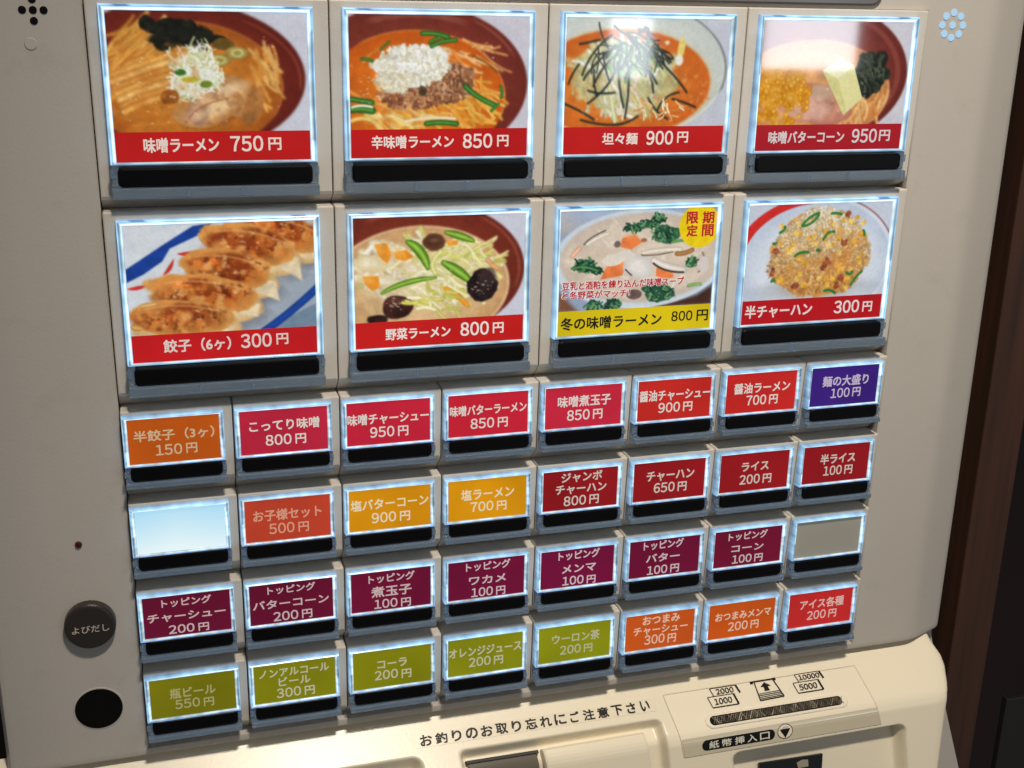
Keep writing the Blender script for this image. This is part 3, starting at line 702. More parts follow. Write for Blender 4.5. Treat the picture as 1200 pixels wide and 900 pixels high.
def dish_veg():
    p = Photo(6, (206, 208, 222))
    p.bowl(.38, .53, .62, .67, (138, 56, 34), (108, 38, 26)); p.ring(.38, .53, .57, .60, (186, 116, 96), .06, .3, -125, -60); p.ring(.38, .53, .59, .63, (170, 90, 64), .02, .5, -55, 20)
    p.soup(.38, .67, .525, .575, (222, 188, 138), (206, 158, 106), .15); p.ring(.38, .67, .525, .575, (240, 206, 164), .016, .9, -170, 40)
    p.strands(90, .45, .55, .36, .36, .3, 20, 40, .045, [(232, 220, 164), (222, 208, 138), (240, 232, 196), (206, 198, 118)], .4)
    p.strands(50, .2, .5, .2, .25, .14, 0, 80, .06, [(240, 226, 196), (232, 210, 170), (246, 236, 214)], .3)
    p.strands(36, .62, .42, .2, .16, .36, -12, 25, .022, [(226, 216, 130), (206, 204, 104), (238, 226, 160)], .4)
    for x, y, rx, ry in ((.09, .43, .10, .08), (.32, .50, .06, .07), (.15, .60, .12, .05), (.40, .72, .16, .07)): p.ell(x, y, rx, ry, (244, 234, 208), .02, .1, edge=(224, 206, 150), rough=.3)
    p.soft(2); p.murk(.4, .66, .42, .42, (226, 196, 146), .5, 9); p.strands(44, .5, .5, .3, .3, .2, 10, 50, .03, [(244, 236, 196), (226, 216, 150), (236, 224, 170)], .5, .75)
    def pea(q, w):
        p.stroke(q, w, (96, 146, 34), 1, .5, .5); p.stroke(q, w * .4, (164, 204, 84), .7, .2, .5)
    def car(pts, c=(238, 150, 44)): p.poly(pts, c, .012, tex=.1); p.poly([(a * .6 + pts[0][0] * .4, b * .6 + pts[0][1] * .4) for a, b in pts], (248, 178, 76), .03, al=.6)
    car([(.12, .25), (.19, .24), (.215, .36), (.19, .44), (.14, .36)]); car([(.23, .33), (.30, .31), (.345, .38), (.29, .42), (.235, .39)]); car([(.05, .55), (.14, .55), (.145, .66), (.10, .69), (.06, .62)]); car([(.53, .24), (.60, .24), (.60, .28), (.545, .29)])
    p.stroke([(.53, .70), (.61, .78), (.66, .88)], .06, (238, 152, 46), 1, .3, .3); p.stroke([(.78, .44), (.80, .50), (.84, .53)], .05, (230, 160, 100), .8)
    p.ell(.46, .25, .066, .085, (72, 40, 26), .015, -.1, edge=(110, 66, 44), rough=.2, tex=.3); p.ell(.46, .23, .03, .02, (150, 110, 84), .03, al=.6)
    pea([(.31, .24), (.39, .30), (.425, .49)], .10); pea([(.53, .16), (.61, .19), (.69, .25)], .075); pea([(.515, .45), (.60, .52), (.68, .65)], .10); pea([(.155, .72), (.28, .60), (.47, .59)], .055)
    p.stroke([(.47, .55), (.42, .45), (.50, .34), (.50, .34)][:3], .05, (220, 216, 140))
    p.ell(.745, .69, .10, .155, (38, 24, 26), .012, rough=.28, rs=7, tex=.7, ts=14); p.ell(.78, .62, .05, .08, (66, 48, 48), .03, rough=.5, al=.7)
    p.ell(.245, .86, .085, .115, (58, 28, 24), .012, rough=.15, rs=6, tex=.5, light=.5); p.ell(.13, .975, .06, .055, (44, 24, 22), .012, rough=.3, tex=.5); p.ell(.23, .80, .04, .04, (110, 66, 56), .03, al=.6)
    p.strands(22, .5, .82, .2, .12, .2, 30, 40, .03, [(220, 210, 120), (238, 228, 180), (200, 196, 90)], .4)
    p.soft(1); p.glints(16, .75, .68, .07, .1, .01); p.glints(12, .25, .83, .05, .07, .01); p.glints(60, .45, .6, .4, .3, .007)
    return p.done()
def dish_winter():
    p = Photo(7, (150, 164, 190), 1.64)
    p.ell(.0, .0, .2, .2, (196, 176, 158), .12); p.ell(.35, .0, .4, .2, (168, 182, 206), .15)
    p.poly([(0, .8), (.12, 1.0), (0, 1.0)], (122, 78, 52), .05); p.poly([(.62, 1.0), (.9, .9), (1.0, .8), (1.0, 1.0)], (70, 42, 32), .04)
    p.ell(.52, .50, .56, .50, (176, 196, 216), .012, edge=(206, 218, 228)); p.ell(.53, .49, .53, .455, (222, 204, 182), .02, edge=(204, 188, 172), tex=.08, ts=6)
    p.ring(.52, .5, .555, .495, (236, 242, 246), .012, .7, 20, 160)
    p.strands(50, .5, .5, .42, .36, .2, 0, 60, .03, [(232, 216, 196), (210, 190, 168), (240, 228, 212)], .4, .6)
    p.soft(2); p.murk(.5, .5, .5, .42, (228, 212, 192), .7, 7)
    def green(x, y, rx, ry):
        p.ell(x, y, rx, ry, (44, 90, 62), .012, rough=.5, rs=10, tex=.5, ts=20); p.strands(26, x, y, rx, ry, .06, 0, 80, .018, [(24, 58, 46), (74, 130, 84), (36, 80, 60), (110, 160, 110)], .5)
    for g in ((.46, .18, .06, .03), (.55, .15, .07, .03), (.62, .10, .04, .04), (.66, .26, .09, .08), (.15, .54, .07, .06), (.22, .59, .05, .03), (.85, .56, .03, .05), (.66, .86, .09, .09), (.6, .80, .06, .04), (.23, .96, .05, .05), (.34, .95, .05, .05)): green(*g)
    p.stroke([(.72, .34), (.78, .32), (.84, .33)], .03, (96, 150, 84)); p.stroke([(.84, .80), (.88, .78), (.92, .79)], .035, (130, 176, 104)); p.stroke([(.08, .57), (.15, .53), (.24, .60)], .02, (80, 140, 80))
    def carrot(pts): p.poly(pts, (232, 124, 66), .012, tex=.12); p.poly([(a, b - .015) for a, b in pts[:3]], (240, 160, 104), .03, al=.6)
    carrot([(.39, .28), (.47, .25), (.52, .33), (.45, .40), (.38, .37)]); carrot([(.37, .46), (.42, .56), (.40, .66), (.26, .69), (.29, .58)]); carrot([(.62, .60), (.70, .56), (.74, .70), (.68, .72), (.62, .68)]); p.stroke([(.08, .44), (.10, .40), (.12, .37)], .05, (236, 180, 150), .9); p.ell(.53, .31, .02, .02, (170, 110, 80))
    for x, y, rx, ry in ((.36, .34, .022, .035),): p.ell(x, y, rx, ry, (120, 104, 96), rough=.2)
    p.ell(.50, .58, .10, .12, (234, 228, 220), .012, .3, edge=(206, 200, 196), rough=.2); p.ell(.40, .46, .07, .05, (226, 216, 204), .015, rough=.3); p.ell(.34, .50, .06, .06, (232, 222, 206), rough=.3)
    p.stroke([(.53, .44), (.64, .41), (.77, .42)], .06, (222, 208, 190)); p.stroke([(.60, .52), (.68, .60), (.80, .63)], .08, (220, 210, 200)); p.stroke([(.60, .55), (.67, .65), (.80, .655)], .02, (70, 58, 52)); p.stroke([(.75, .46), (.80, .47), (.85, .43)], .05, (170, 120, 70)); p.stroke([(.52, .46), (.60, .48), (.72, .44)], .014, (120, 104, 90))
    p.stroke([(.15, .33), (.18, .26), (.28, .20)], .016, (110, 100, 86)); p.stroke([(.17, .33), (.22, .27), (.30, .23)], .04, (224, 214, 196)); p.stroke([(.92, .46), (.96, .6), (.90, .66)], .02, (150, 128, 116)); p.ell(.93, .58, .035, .08, (216, 206, 200))
    p.ell(.48, .86, .05, .05, (110, 88, 84), rough=.25, tex=.3); p.stroke([(.42, .60), (.45, .65), (.46, .66)], .014, (80, 66, 60))
    x = (p.X - .89 * p.asp); y = p.Y - .185
    p.mix(np.clip((.222 - np.hypot(x, y)) / .008 + .5, 0, 1), (240, 208, 20))
    return p.done()
def dish_fried_rice():
    p = Photo(8, (198, 206, 220), 1.66)
    p.ell(.48, .62, .57, .70, (206, 214, 226), .01, edge=(190, 202, 220)); p.ell(.5, .66, .46, .52, (214, 222, 232), .15)
    p.ring(.48, .62, .545, .665, (206, 44, 40), .085, 1, -163, -84); p.ring(.48, .62, .57, .70, (150, 76, 72), .012, .9, -84, -20); p.ring(.48, .62, .55, .67, (226, 232, 240), .03, .6, -84, 40)
    p.ell(.5, .90, .35, .10, (150, 150, 152), .1, al=.6)
    p.ell(.515, .53, .345, .455, (206, 156, 84), .02, rough=.10, rs=10, tex=.2)
    R = p.r
    for k in range(2600):
        th = R.rand() * 2 * math.pi; q = math.sqrt(R.rand()) * (1.0 + .06 * math.sin(3 * th) + .05 * math.sin(7 * th + 1))
        x = .515 + .348 * q * math.cos(th); y = .53 + .465 * q * math.sin(th)
        t = np.clip((y - .1) / .85 + R.uniform(-.2, .2), 0, 1)
        top = np.array([(238, 228, 206), (232, 214, 174), (244, 238, 226), (224, 184, 110)][R.randint(4)], float); low = np.array([(218, 160, 84), (204, 136, 66), (230, 180, 108), (190, 118, 58)][R.randint(4)], float)
        c = top * (1 - t) + low * t
        a_ = R.rand() * math.pi; l = .022
        p.stroke([(x - math.cos(a_)*l/2/p.asp, y - math.sin(a_)*l/2), (x + math.cos(a_)*l/2/p.asp, y + math.sin(a_)*l/2)], .02, c * R.uniform(.8, 1.08), .95, .45, 0, 2)
    p.soft(1); p.murk(.52, .78, .32, .26, (214, 140, 60), .4, 7, .4, .7, .3); p.murk(.50, .28, .30, .24, (240, 230, 206), .45, 8, .45, .7, .3); p.murk(.70, .5, .14, .3, (214, 130, 50), .5, 6, .4, .7, .3)
    for _ in range(60):
        x = .515 + .3 * R.uniform(-1, 1); y = .53 + .38 * R.uniform(-1, 1); p.ell(x, y, .018, .028, [(236, 184, 64), (230, 166, 54), (240, 204, 110)][R.randint(3)], .012, R.rand() * 3, rough=.6, rs=24, al=.8, tex=.3, ts=30)
    for x, y in ((.68, .42), (.55, .66), (.20, .48), (.19, .70), (.36, .86), (.68, .80), (.69, .12), (.66, .88), (.58, .62)): p.ell(x, y, .026, .034, (150, 74, 50), .014, R.rand() * 3, rough=.7, rs=22, tex=.5, ts=30, al=.9)
    for q in ([(.37, .22), (.42, .12), (.48, .10)], [(.38, .23), (.44, .22), (.48, .12)], [(.22, .29), (.26, .26), (.25, .23)], [(.53, .38), (.55, .29), (.60, .30)], [(.34, .54), (.38, .49), (.43, .51)], [(.57, .93), (.61, .91), (.65, .96)], [(.72, .75), (.75, .78), (.76, .74)], [(.76, .88), (.78, .80), (.83, .74)], [(.57, .11), (.6, .1), (.64, .12)], [(.18, .40), (.19, .41), (.2, .4)], [(.19, .80), (.2, .76), (.21, .8)], [(.81, .30), (.82, .32), (.82, .35)], [(.49, .49), (.5, .48), (.51, .5)]): p.stroke(q, .028, (46, 120, 52), 1, .4)
    p.glints(40, .45, .35, .25, .2, .007, (255, 250, 240), .6)
    return p.done()

# writing on the buttons: text, centre and size as fractions of the card
TEXT={
 'L00': [('味噌ラーメン', 0.33, 0.886, 0.378, 0.091), ('750', 0.664, 0.883, 0.178, 0.104), ('円', 0.811, 0.887, 0.065, 0.084)],
 'L01': [('辛味噌ラーメン', 0.342, 0.887, 0.459, 0.084), ('850', 0.71, 0.887, 0.177, 0.102), ('円', 0.857, 0.889, 0.063, 0.081)],
 'L02': [('坦々麺', 0.344, 0.886, 0.217, 0.081), ('900', 0.593, 0.884, 0.175, 0.103), ('円', 0.739, 0.882, 0.066, 0.081)],
 'L03': [('味噌バターコーン', 0.34, 0.895, 0.514, 0.089), ('950', 0.74, 0.891, 0.182, 0.108), ('円', 0.883, 0.891, 0.073, 0.086)],
 'L10': [('餃子（6ヶ）', 0.344, 0.885, 0.358, 0.087), ('300', 0.663, 0.88, 0.174, 0.104), ('円', 0.806, 0.879, 0.063, 0.081)],
 'L11': [('野菜ラーメン', 0.364, 0.896, 0.381, 0.083), ('800', 0.702, 0.889, 0.179, 0.105), ('円', 0.846, 0.893, 0.063, 0.082)],
 'L12': [('冬の味噌ラーメン', 0.343, 0.899, 0.653, 0.094), ('800', 0.807, 0.886, 0.147, 0.082), ('円', 0.945, 0.89, 0.074, 0.09), ('期', 0.942, 0.081, 0.074, 0.092), ('間', 0.943, 0.185, 0.073, 0.093), ('限', 0.837, 0.079, 0.073, 0.092), ('定', 0.839, 0.184, 0.069, 0.089), ('豆乳と酒粕を練り込んだ味噌スープ', 0.41, 0.589, 0.786, 0.061), ('と冬野菜がマッチ！', 0.235, 0.665, 0.432, 0.057)],
 'L13': [('半チャーハン', 0.256, 0.89, 0.471, 0.1), ('300', 0.745, 0.891, 0.189, 0.107), ('円', 0.897, 0.9, 0.067, 0.086)],
 'S00': [('半餃子（3ヶ）', 0.503, 0.369, 0.875, 0.224), ('150', 0.432, 0.71, 0.304, 0.234), ('円', 0.683, 0.712, 0.117, 0.218)],
 'S01': [('こってり味噌', 0.505, 0.349, 0.797, 0.229), ('800', 0.43, 0.693, 0.309, 0.239), ('円', 0.685, 0.705, 0.118, 0.222)],
 'S02': [('味噌チャーシュー', 0.495, 0.389, 0.973, 0.236), ('950', 0.417, 0.71, 0.304, 0.244), ('円', 0.67, 0.722, 0.119, 0.23)],
 'S03': [('味噌バターラーメン', 0.497, 0.372, 0.961, 0.227), ('850', 0.421, 0.702, 0.31, 0.242), ('円', 0.679, 0.713, 0.121, 0.227)],
 'S04': [('味噌煮玉子', 0.506, 0.349, 0.695, 0.249), ('850', 0.431, 0.695, 0.311, 0.252), ('円', 0.688, 0.704, 0.12, 0.235)],
 'S05': [('醤油チャーシュー', 0.503, 0.373, 0.97, 0.247), ('900', 0.429, 0.692, 0.311, 0.244), ('円', 0.687, 0.701, 0.121, 0.228)],
 'S06': [('醤油ラーメン', 0.505, 0.37, 0.8, 0.246), ('700', 0.43, 0.688, 0.301, 0.25), ('円', 0.68, 0.699, 0.117, 0.234)],
 'S07': [('麺の大盛り', 0.508, 0.359, 0.684, 0.251), ('100', 0.441, 0.681, 0.298, 0.244), ('円', 0.688, 0.684, 0.116, 0.229)],
 'S11': [('お子様セット', 0.495, 0.37, 0.796, 0.245), ('500', 0.422, 0.707, 0.308, 0.247), ('円', 0.678, 0.724, 0.119, 0.23)],
 'S12': [('塩バターコーン', 0.496, 0.359, 0.95, 0.247), ('900', 0.42, 0.701, 0.314, 0.249), ('円', 0.681, 0.717, 0.121, 0.232)],
 'S13': [('塩ラーメン', 0.5, 0.363, 0.676, 0.252), ('700', 0.426, 0.681, 0.31, 0.242), ('円', 0.683, 0.704, 0.12, 0.226)],
 'S14': [('ジャンボ', 0.511, 0.169, 0.543, 0.232), ('チャーハン', 0.506, 0.465, 0.68, 0.234), ('800', 0.426, 0.778, 0.314, 0.245), ('円', 0.687, 0.786, 0.122, 0.229)],
 'S15': [('チャーハン', 0.509, 0.347, 0.665, 0.255), ('650', 0.428, 0.673, 0.308, 0.253), ('円', 0.683, 0.69, 0.119, 0.236)],
 'S16': [('ライス', 0.501, 0.345, 0.394, 0.239), ('200', 0.434, 0.691, 0.31, 0.249), ('円', 0.691, 0.707, 0.12, 0.233)],
 'S17': [('半ライス', 0.517, 0.358, 0.529, 0.252), ('100', 0.453, 0.68, 0.296, 0.252), ('円', 0.698, 0.694, 0.115, 0.235)],
 'S20': [('トッピング', 0.5, 0.183, 0.565, 0.197), ('チャーシュー', 0.493, 0.519, 0.894, 0.222), ('200', 0.424, 0.802, 0.307, 0.217), ('円', 0.678, 0.818, 0.118, 0.201)],
 'S21': [('トッピング', 0.502, 0.17, 0.57, 0.2), ('バターコーン', 0.492, 0.518, 0.909, 0.229), ('200', 0.422, 0.799, 0.311, 0.238), ('円', 0.679, 0.809, 0.12, 0.222)],
 'S22': [('トッピング', 0.504, 0.186, 0.575, 0.218), ('煮玉子', 0.501, 0.525, 0.503, 0.271), ('100', 0.426, 0.801, 0.307, 0.241), ('円', 0.681, 0.827, 0.119, 0.225)],
 'S23': [('トッピング', 0.519, 0.169, 0.579, 0.224), ('ワカメ', 0.511, 0.531, 0.482, 0.238), ('100', 0.44, 0.808, 0.299, 0.244), ('円', 0.688, 0.826, 0.116, 0.228)],
 'S24': [('トッピング', 0.514, 0.163, 0.562, 0.232), ('メンマ', 0.518, 0.522, 0.463, 0.246), ('100', 0.44, 0.8, 0.307, 0.24), ('円', 0.693, 0.829, 0.116, 0.222)],
 'S25': [('トッピング', 0.475, 0.157, 0.569, 0.233), ('バター', 0.473, 0.508, 0.479, 0.237), ('100', 0.399, 0.795, 0.305, 0.244), ('円', 0.653, 0.804, 0.12, 0.229)],
 'S26': [('トッピング', 0.485, 0.182, 0.578, 0.219), ('コーン', 0.489, 0.515, 0.477, 0.222), ('100', 0.416, 0.778, 0.307, 0.238), ('円', 0.669, 0.797, 0.118, 0.221)],
 'S30': [('瓶ビール', 0.497, 0.396, 0.531, 0.238), ('550', 0.428, 0.689, 0.301, 0.232), ('円', 0.678, 0.721, 0.117, 0.217)],
 'S31': [('ノンアルコール', 0.493, 0.215, 0.855, 0.217), ('ビール', 0.492, 0.475, 0.387, 0.222), ('300', 0.417, 0.772, 0.31, 0.244), ('円', 0.674, 0.791, 0.121, 0.228)],
 'S32': [('コーラ', 0.494, 0.372, 0.376, 0.235), ('200', 0.418, 0.668, 0.312, 0.242), ('円', 0.678, 0.706, 0.122, 0.227)],
 'S33': [('オレンジジュース', 0.497, 0.357, 0.968, 0.253), ('200', 0.42, 0.667, 0.306, 0.244), ('円', 0.674, 0.69, 0.119, 0.228)],
 'S34': [('ウーロン茶', 0.514, 0.351, 0.666, 0.249), ('200', 0.441, 0.683, 0.304, 0.242), ('円', 0.691, 0.708, 0.115, 0.223)],
 'S35': [('おつまみ', 0.508, 0.167, 0.54, 0.24), ('チャーシュー', 0.507, 0.448, 0.79, 0.229), ('300', 0.424, 0.73, 0.308, 0.26), ('円', 0.679, 0.76, 0.118, 0.241)],
 'S36': [('おつまみメンマ', 0.514, 0.359, 0.845, 0.229), ('200', 0.444, 0.681, 0.315, 0.25), ('円', 0.702, 0.694, 0.117, 0.229)],
 'S37': [('アイス各種', 0.515, 0.339, 0.689, 0.257), ('200', 0.443, 0.677, 0.31, 0.251), ('円', 0.699, 0.692, 0.119, 0.233)],
}

RED = (196, 30, 30)
LARGE = [
 ('L00', dish_miso, RED, (232, 216, 204), 'photo button of brown miso noodle soup in a red bowl'),
 ('L01', dish_spicy, RED, (236, 222, 212), 'photo button of orange noodle soup heaped with white onion and minced meat'),
 ('L02', dish_tantan, RED, (236, 222, 212), 'photo button of orange noodles topped with black seaweed strips in a white bowl'),
 ('L03', dish_butter_corn, (176, 28, 40), (214, 204, 204), 'photo button of noodle soup with corn, seaweed and a slab of butter'),
 ('L10', dish_gyoza, (200, 28, 32), (226, 208, 200), 'photo button of browned dumplings on a blue rimmed plate'),
 ('L11', dish_veg, (206, 32, 30), (238, 228, 220), 'photo button of vegetable noodle soup with green peas in pods and black mushrooms'),
 ('L12', dish_winter, (226, 200, 20), (30, 28, 22), 'photo button of pale creamy soup with yellow caption and yellow corner disc'),
 ('L13', dish_fried_rice, (190, 24, 32), (230, 216, 212), 'photo button of a mound of fried rice on a red rimmed plate'),
]
for key, paint, cap, inkc, lab in LARGE:
    r, c = int(key[1]), int(key[2])
    o = button(True, r, c, lab)
    link('photo_card', grid_card(paint(), LW, LH * .797, 0), M_PHOTO, o)
    link('caption_band', flat(0, LW, LH * .797, LH, -.001), card_mat(cap), o)
    main, red, white = Lettering(), Lettering(), Lettering()
    for t, a, b, w_, h_ in TEXT[key]:
        if t in '期間限定': red.put(t, a * LW, b * LH, w_ * LW, h_ * LH, .03, -.008, fit=True)
        elif t.startswith('豆乳') or t.startswith('と冬'):
            white.put(t, a * LW, b * LH, w_ * LW * 1.006, h_ * LH, .085, -.006); red.put(t, a * LW, b * LH, w_ * LW, h_ * LH, .02, -.014)
        else: main.put(t, a * LW, b * LH, w_ * LW, h_ * LH, .022 if not is_num(t) else .018, -.008)
    link('lettering', main.mesh(), ink(inkc), o)
    if white.v: link('lettering', white.mesh(), ink((236, 226, 222)), o)
    if red.v: link('lettering', red.mesh(), ink((186, 30, 40)), o)

CR, DR, MA, OL = (196, 38, 64), (152, 22, 28), (108, 14, 48), (134, 134, 10)
W1, W2, W3 = (224, 214, 206), (208, 196, 184), (194, 190, 156)
SMALL = {
 'S00': ((204, 92, 18), (206, 178, 140), 'orange'), 'S01': (CR, W1, 'crimson'), 'S02': ((206, 36, 60), W1, 'crimson'), 'S03': ((210, 36, 56), W1, 'crimson'), 'S04': ((204, 40, 64), W1, 'crimson'),
 'S05': ((208, 44, 36), W1, 'bright red'), 'S06': ((210, 42, 38), W1, 'bright red'), 'S07': ((62, 32, 128), (200, 186, 206), 'indigo'),
 'S11': ((194, 66, 42), (216, 156, 128), 'orange red'), 'S12': ((222, 148, 8), (234, 218, 180), 'amber'), 'S13': ((224, 152, 8), (234, 218, 180), 'amber'),
 'S14': (DR, W2, 'dark red'), 'S15': (DR, W2, 'dark red'), 'S16': (DR, W2, 'dark red'), 'S17': ((150, 22, 30), W2, 'dark red'),
 'S20': (MA, (208, 178, 178), 'maroon'), 'S21': (MA, (206, 178, 180), 'maroon'), 'S22': ((114, 14, 52), (206, 180, 182), 'maroon'), 'S23': ((118, 14, 56), (208, 184, 190), 'maroon'), 'S24': ((120, 14, 60), (212, 188, 194), 'maroon'), 'S25': ((116, 14, 54), (208, 186, 190), 'maroon'), 'S26': ((118, 16, 50), (206, 186, 186), 'maroon'),
 'S30': ((124, 120, 8), (170, 164, 110), 'olive green'), 'S31': (OL, W3, 'olive green'), 'S32': (OL, W3, 'olive green'), 'S33': ((140, 142, 14), W3, 'olive green'), 'S34': ((146, 150, 14), (186, 184, 146), 'olive green'),
 'S35': ((208, 88, 26), (226, 190, 164), 'orange'), 'S36': ((210, 88, 20), (226, 190, 164), 'orange'), 'S37': ((200, 42, 42), (220, 180, 168), 'pale red'),
}
M_DIM_CARD = mat('dim glowing blank card', (146, 144, 134), .1, .45, emit=.2, noise=.04, nscale=20)  # dull card given a faint glow of its own to lighten its grey
_y, _x = np.mgrid[0:40, 0:70] / np.array([40., 70.])[:, None, None]
_k = np.clip(.25 + .9 * _y - .35 * np.abs(_x - .45), 0, 1)[..., None]
BLANK_GLOW = np.array((178, 234, 262.)) * (1 - _k) + np.array((246, 264, 268.)) * _k      # backlight falloff painted as a gradient, whiter towards the bottom
ROWS = ('first', 'second', 'third', 'fourth')
for r in range(4):
    for c in range(8):
        key = 'S%d%d' % (r, c)
        if key == 'S10': o = button(False, r, c, 'blank small button glowing pale blue with no writing'); link('label_card', grid_card(BLANK_GLOW, SW, SH, 0, 30, 18), M_PHOTO, o); continue
        if key == 'S27': o = button(False, r, c, 'blank small button with dull grey card and no writing'); link('label_card', flat(0, SW, 0, SH, 0), M_DIM_CARD, o); continue
        bgc, inkc, cname = SMALL[key]
        price = next(t for t, *_ in TEXT[key] if is_num(t))
        o = button(False, r, c, '%s small button for a %s yen item, in the %s row of small buttons' % (cname, price, ROWS[r]))
        link('label_card', flat(0, SW, 0, SH, 0), card_mat(bgc), o)
        L = Lettering()
        for t, a, b, w_, h_ in TEXT[key]:
            if r == 2: b, h_ = (b + .03, h_ * .95) if is_num(t) or t == '円' else (b - .015, h_ * .92)      # three tight lines
            L.put(t, a * SW, b * SH, w_ * SW, h_ * SH, .02 if not is_num(t) else .014, -.006)
        link('lettering', L.mesh(), ink(inkc), o)

# ---- small fittings on the panel margins
bm = bmesh.new()
for dx, dy in ((0, 0), (.082, 0), (-.082, 0), (0, .084), (0, -.084)): bm_prism(bm, circle(.887 + dx, -3.54 + dy, .031, 20), .094, .11)
part('speaker_holes', bm_mesh(bm), M_HOLE, O)
bm = bmesh.new()
for k in range(9):
    a = k * math.pi / 4; rr = 0 if k == 8 else .122
    bm_prism(bm, circle(9.606 + rr * math.cos(a), -3.53 + rr * math.sin(a), .036, 20), .094, .11)
part('vent_holes', bm_mesh(bm), M_GLOW, O)
part('screw_cap', prism_mesh(circle(.845, -3.275, .05, 28), .092, .11, .006), M_PANEL, O)
part('indicator_light', prism_mesh(circle(.813, 1.215, .033, 24), .075, .11, .02), M_LED, O)
cb = part('call_button', prism_mesh(circle(.848, 2.035, .235, 56), .0, .11, .03), M_CALL, W(0, 0, 0))
L = Lettering(); L.put('よびだし', .852, 2.05, .335, .072, .006, -.004); link('lettering', L.mesh(), ink((150, 138, 120)), cb)
part('round_cover', prism_mesh(circle(.846, 2.979, .222, 56, .218), .092, .2), M_HOLE, O)
bm = bmesh.new(); bm_prism(bm, circle(.846, 2.979, .238, 56, .234), .0955, .12, .004); part('cover_ring', bm_mesh(bm), M_PANEL, O)

# ---- the payment shelf: a sloping fascia with rounded pockets, bent down into a front face
TH, T2, SR = math.radians(50), math.radians(12), .615
def sect(s):
    """profile point (v, w) and outward normal at distance s down the fascia; the fold is rounded"""
    R = .09
    th = lambda x: TH + (T2 - TH) * min(1, max(0, (x - SR + R) / (2 * R)))
    n = 60; v, w = 3.72, .12; x = 0.0
    if s <= SR - R: return (v + s * math.cos(TH), w - s * math.sin(TH)), (-math.sin(TH), -math.cos(TH))
    v += (SR - R) * math.cos(TH); w -= (SR - R) * math.sin(TH); x = SR - R
    step = (min(s, SR + R) - x) / n
    for _ in range(n):
        t = th(x + step / 2); v += step * math.cos(t); w -= step * math.sin(t); x += step
    if s > SR + R: v += (s - x) * math.cos(T2); w -= (s - x) * math.sin(T2)
    t = th(s); return (v, w), (-math.sin(t), -math.cos(t))
def onshelf(p):
    """(u, s, height towards the viewer given as -w) -> panel coordinates on the fascia"""
    (v, w), (nv, nw) = sect(p[1]); h = -p[2]
    return (p[0], v + nv * h, w + nw * h)
def sd_rr(u, s, u0, u1, s0, s1, r):
    x = abs(u - (u0 + u1) / 2) - (u1 - u0) / 2 + r; y = abs(s - (s0 + s1) / 2) - (s1 - s0) / 2 + r
    return math.hypot(max(x, 0), max(y, 0)) + min(max(x, y), 0) - r
def sstep(x): x = min(1, max(0, x)); return x * x * (3 - 2 * x)
POCKETS = [(-.5, 4.0, .345, 3.0, .10, .20, .08), (4.42, 6.74, .352, 2.2, .07, .15, .06), (7.55, 9.80, .875, 3.4, .10, .20, .08)]
def depth(u, s):
    d = 0
    for (u0, u1, s0, s1, r, dep, soft) in POCKETS:
        skew = .06 * (s - s0)
        d = max(d, dep * sstep(-sd_rr(u - skew, s, u0, u1, s0, s1, r) / soft + .15))
    return d
def shelf_mesh():
    def uend(s): return np.interp(s, [-.3, -.05, .12, .25, .45, .6, .85, 1.5, 4], [10.46, 10.50, 10.555, 10.55, 10.49, 10.43, 10.38, 10.27, 10.1])
    ss = np.concatenate([np.linspace(-.28, .3, 14), np.linspace(.31, 1.5, 105), np.linspace(1.53, 3.6, 40)])
    base = np.concatenate([np.linspace(-.3, 3.4, 60), np.linspace(3.43, 4.8, 80), np.linspace(4.83, 6.5, 50), np.linspace(6.52, 7.0, 30), np.linspace(7.03, 9.5, 90), np.linspace(9.52, 10.05, 40), np.linspace(10.07, 10.2, 6)])
    tail_ = [(0.45, 0), (.75, .0), (.88, .012), (.95, .04), (.985, .08), (1.0, .14), (1.0, .6)]
    verts, faces = [], []
    n = len(base) + len(tail_)
    cache = [sect(s) for s in ss]
    for j, s in enumerate(ss):
        (v, w), (nv, nw) = cache[j]
        e = uend(s)
        for u in base:
            uu = min(u, 10.0 + (u - 10.0) * .5) if u > 10 else u
            d = depth(uu, s); verts.append((uu, v - nv * d, w - nw * d))
        for t, d in tail_:
            verts.append((10.1 + (e - 10.1) * t, v - nv * d, w - nw * d))
    for j in range(len(ss) - 1):
        for i in range(n - 1): faces.append((j*n+i, (j+1)*n+i, (j+1)*n+i+1, j*n+i+1))
    return mesh_of(verts, faces, 'payment_shelf')
shelf = part('payment_shelf', shelf_mesh(), M_SHELF, O, smooth=True)
def on_part(name, me, m, label=None): 
    o = link(name, me, m, shelf)
    if label: o['label'] = label
    return o
def slab(pts, h0, h1, bev=.0):
    """a plate of outline pts (u, s) lying on the fascia, its top h1 and its foot h0 above the surface"""
    n = len(pts); cu = sum(p[0] for p in pts)/n; cs = sum(p[1] for p in pts)/n
    hu = max(abs(p[0]-cu) for p in pts); hs = max(abs(p[1]-cs) for p in pts)
    rings = [(0, h0)] + ([(0, h1 - bev), (bev * .3, h1 - bev * .3), (bev, h1)] if bev else [(0, h1)])
    V = [onshelf((cu + (p[0]-cu)*(1 - k/hu), cs + (p[1]-cs)*(1 - k/hs), -h)) for k, h in rings for p in pts]
    F = [(a*n+i, a*n+(i+1) % n, (a+1)*n+(i+1) % n, (a+1)*n+i) for a in range(len(rings)-1) for i in range(n)] + [tuple(range((len(rings)-1)*n, len(rings)*n))]
    bm = bmesh.new(); bv = [bm.verts.new(lift(v)) for v in V]
    for f in F: bm.faces.new([bv[i] for i in f])
    return bm_mesh(bm)
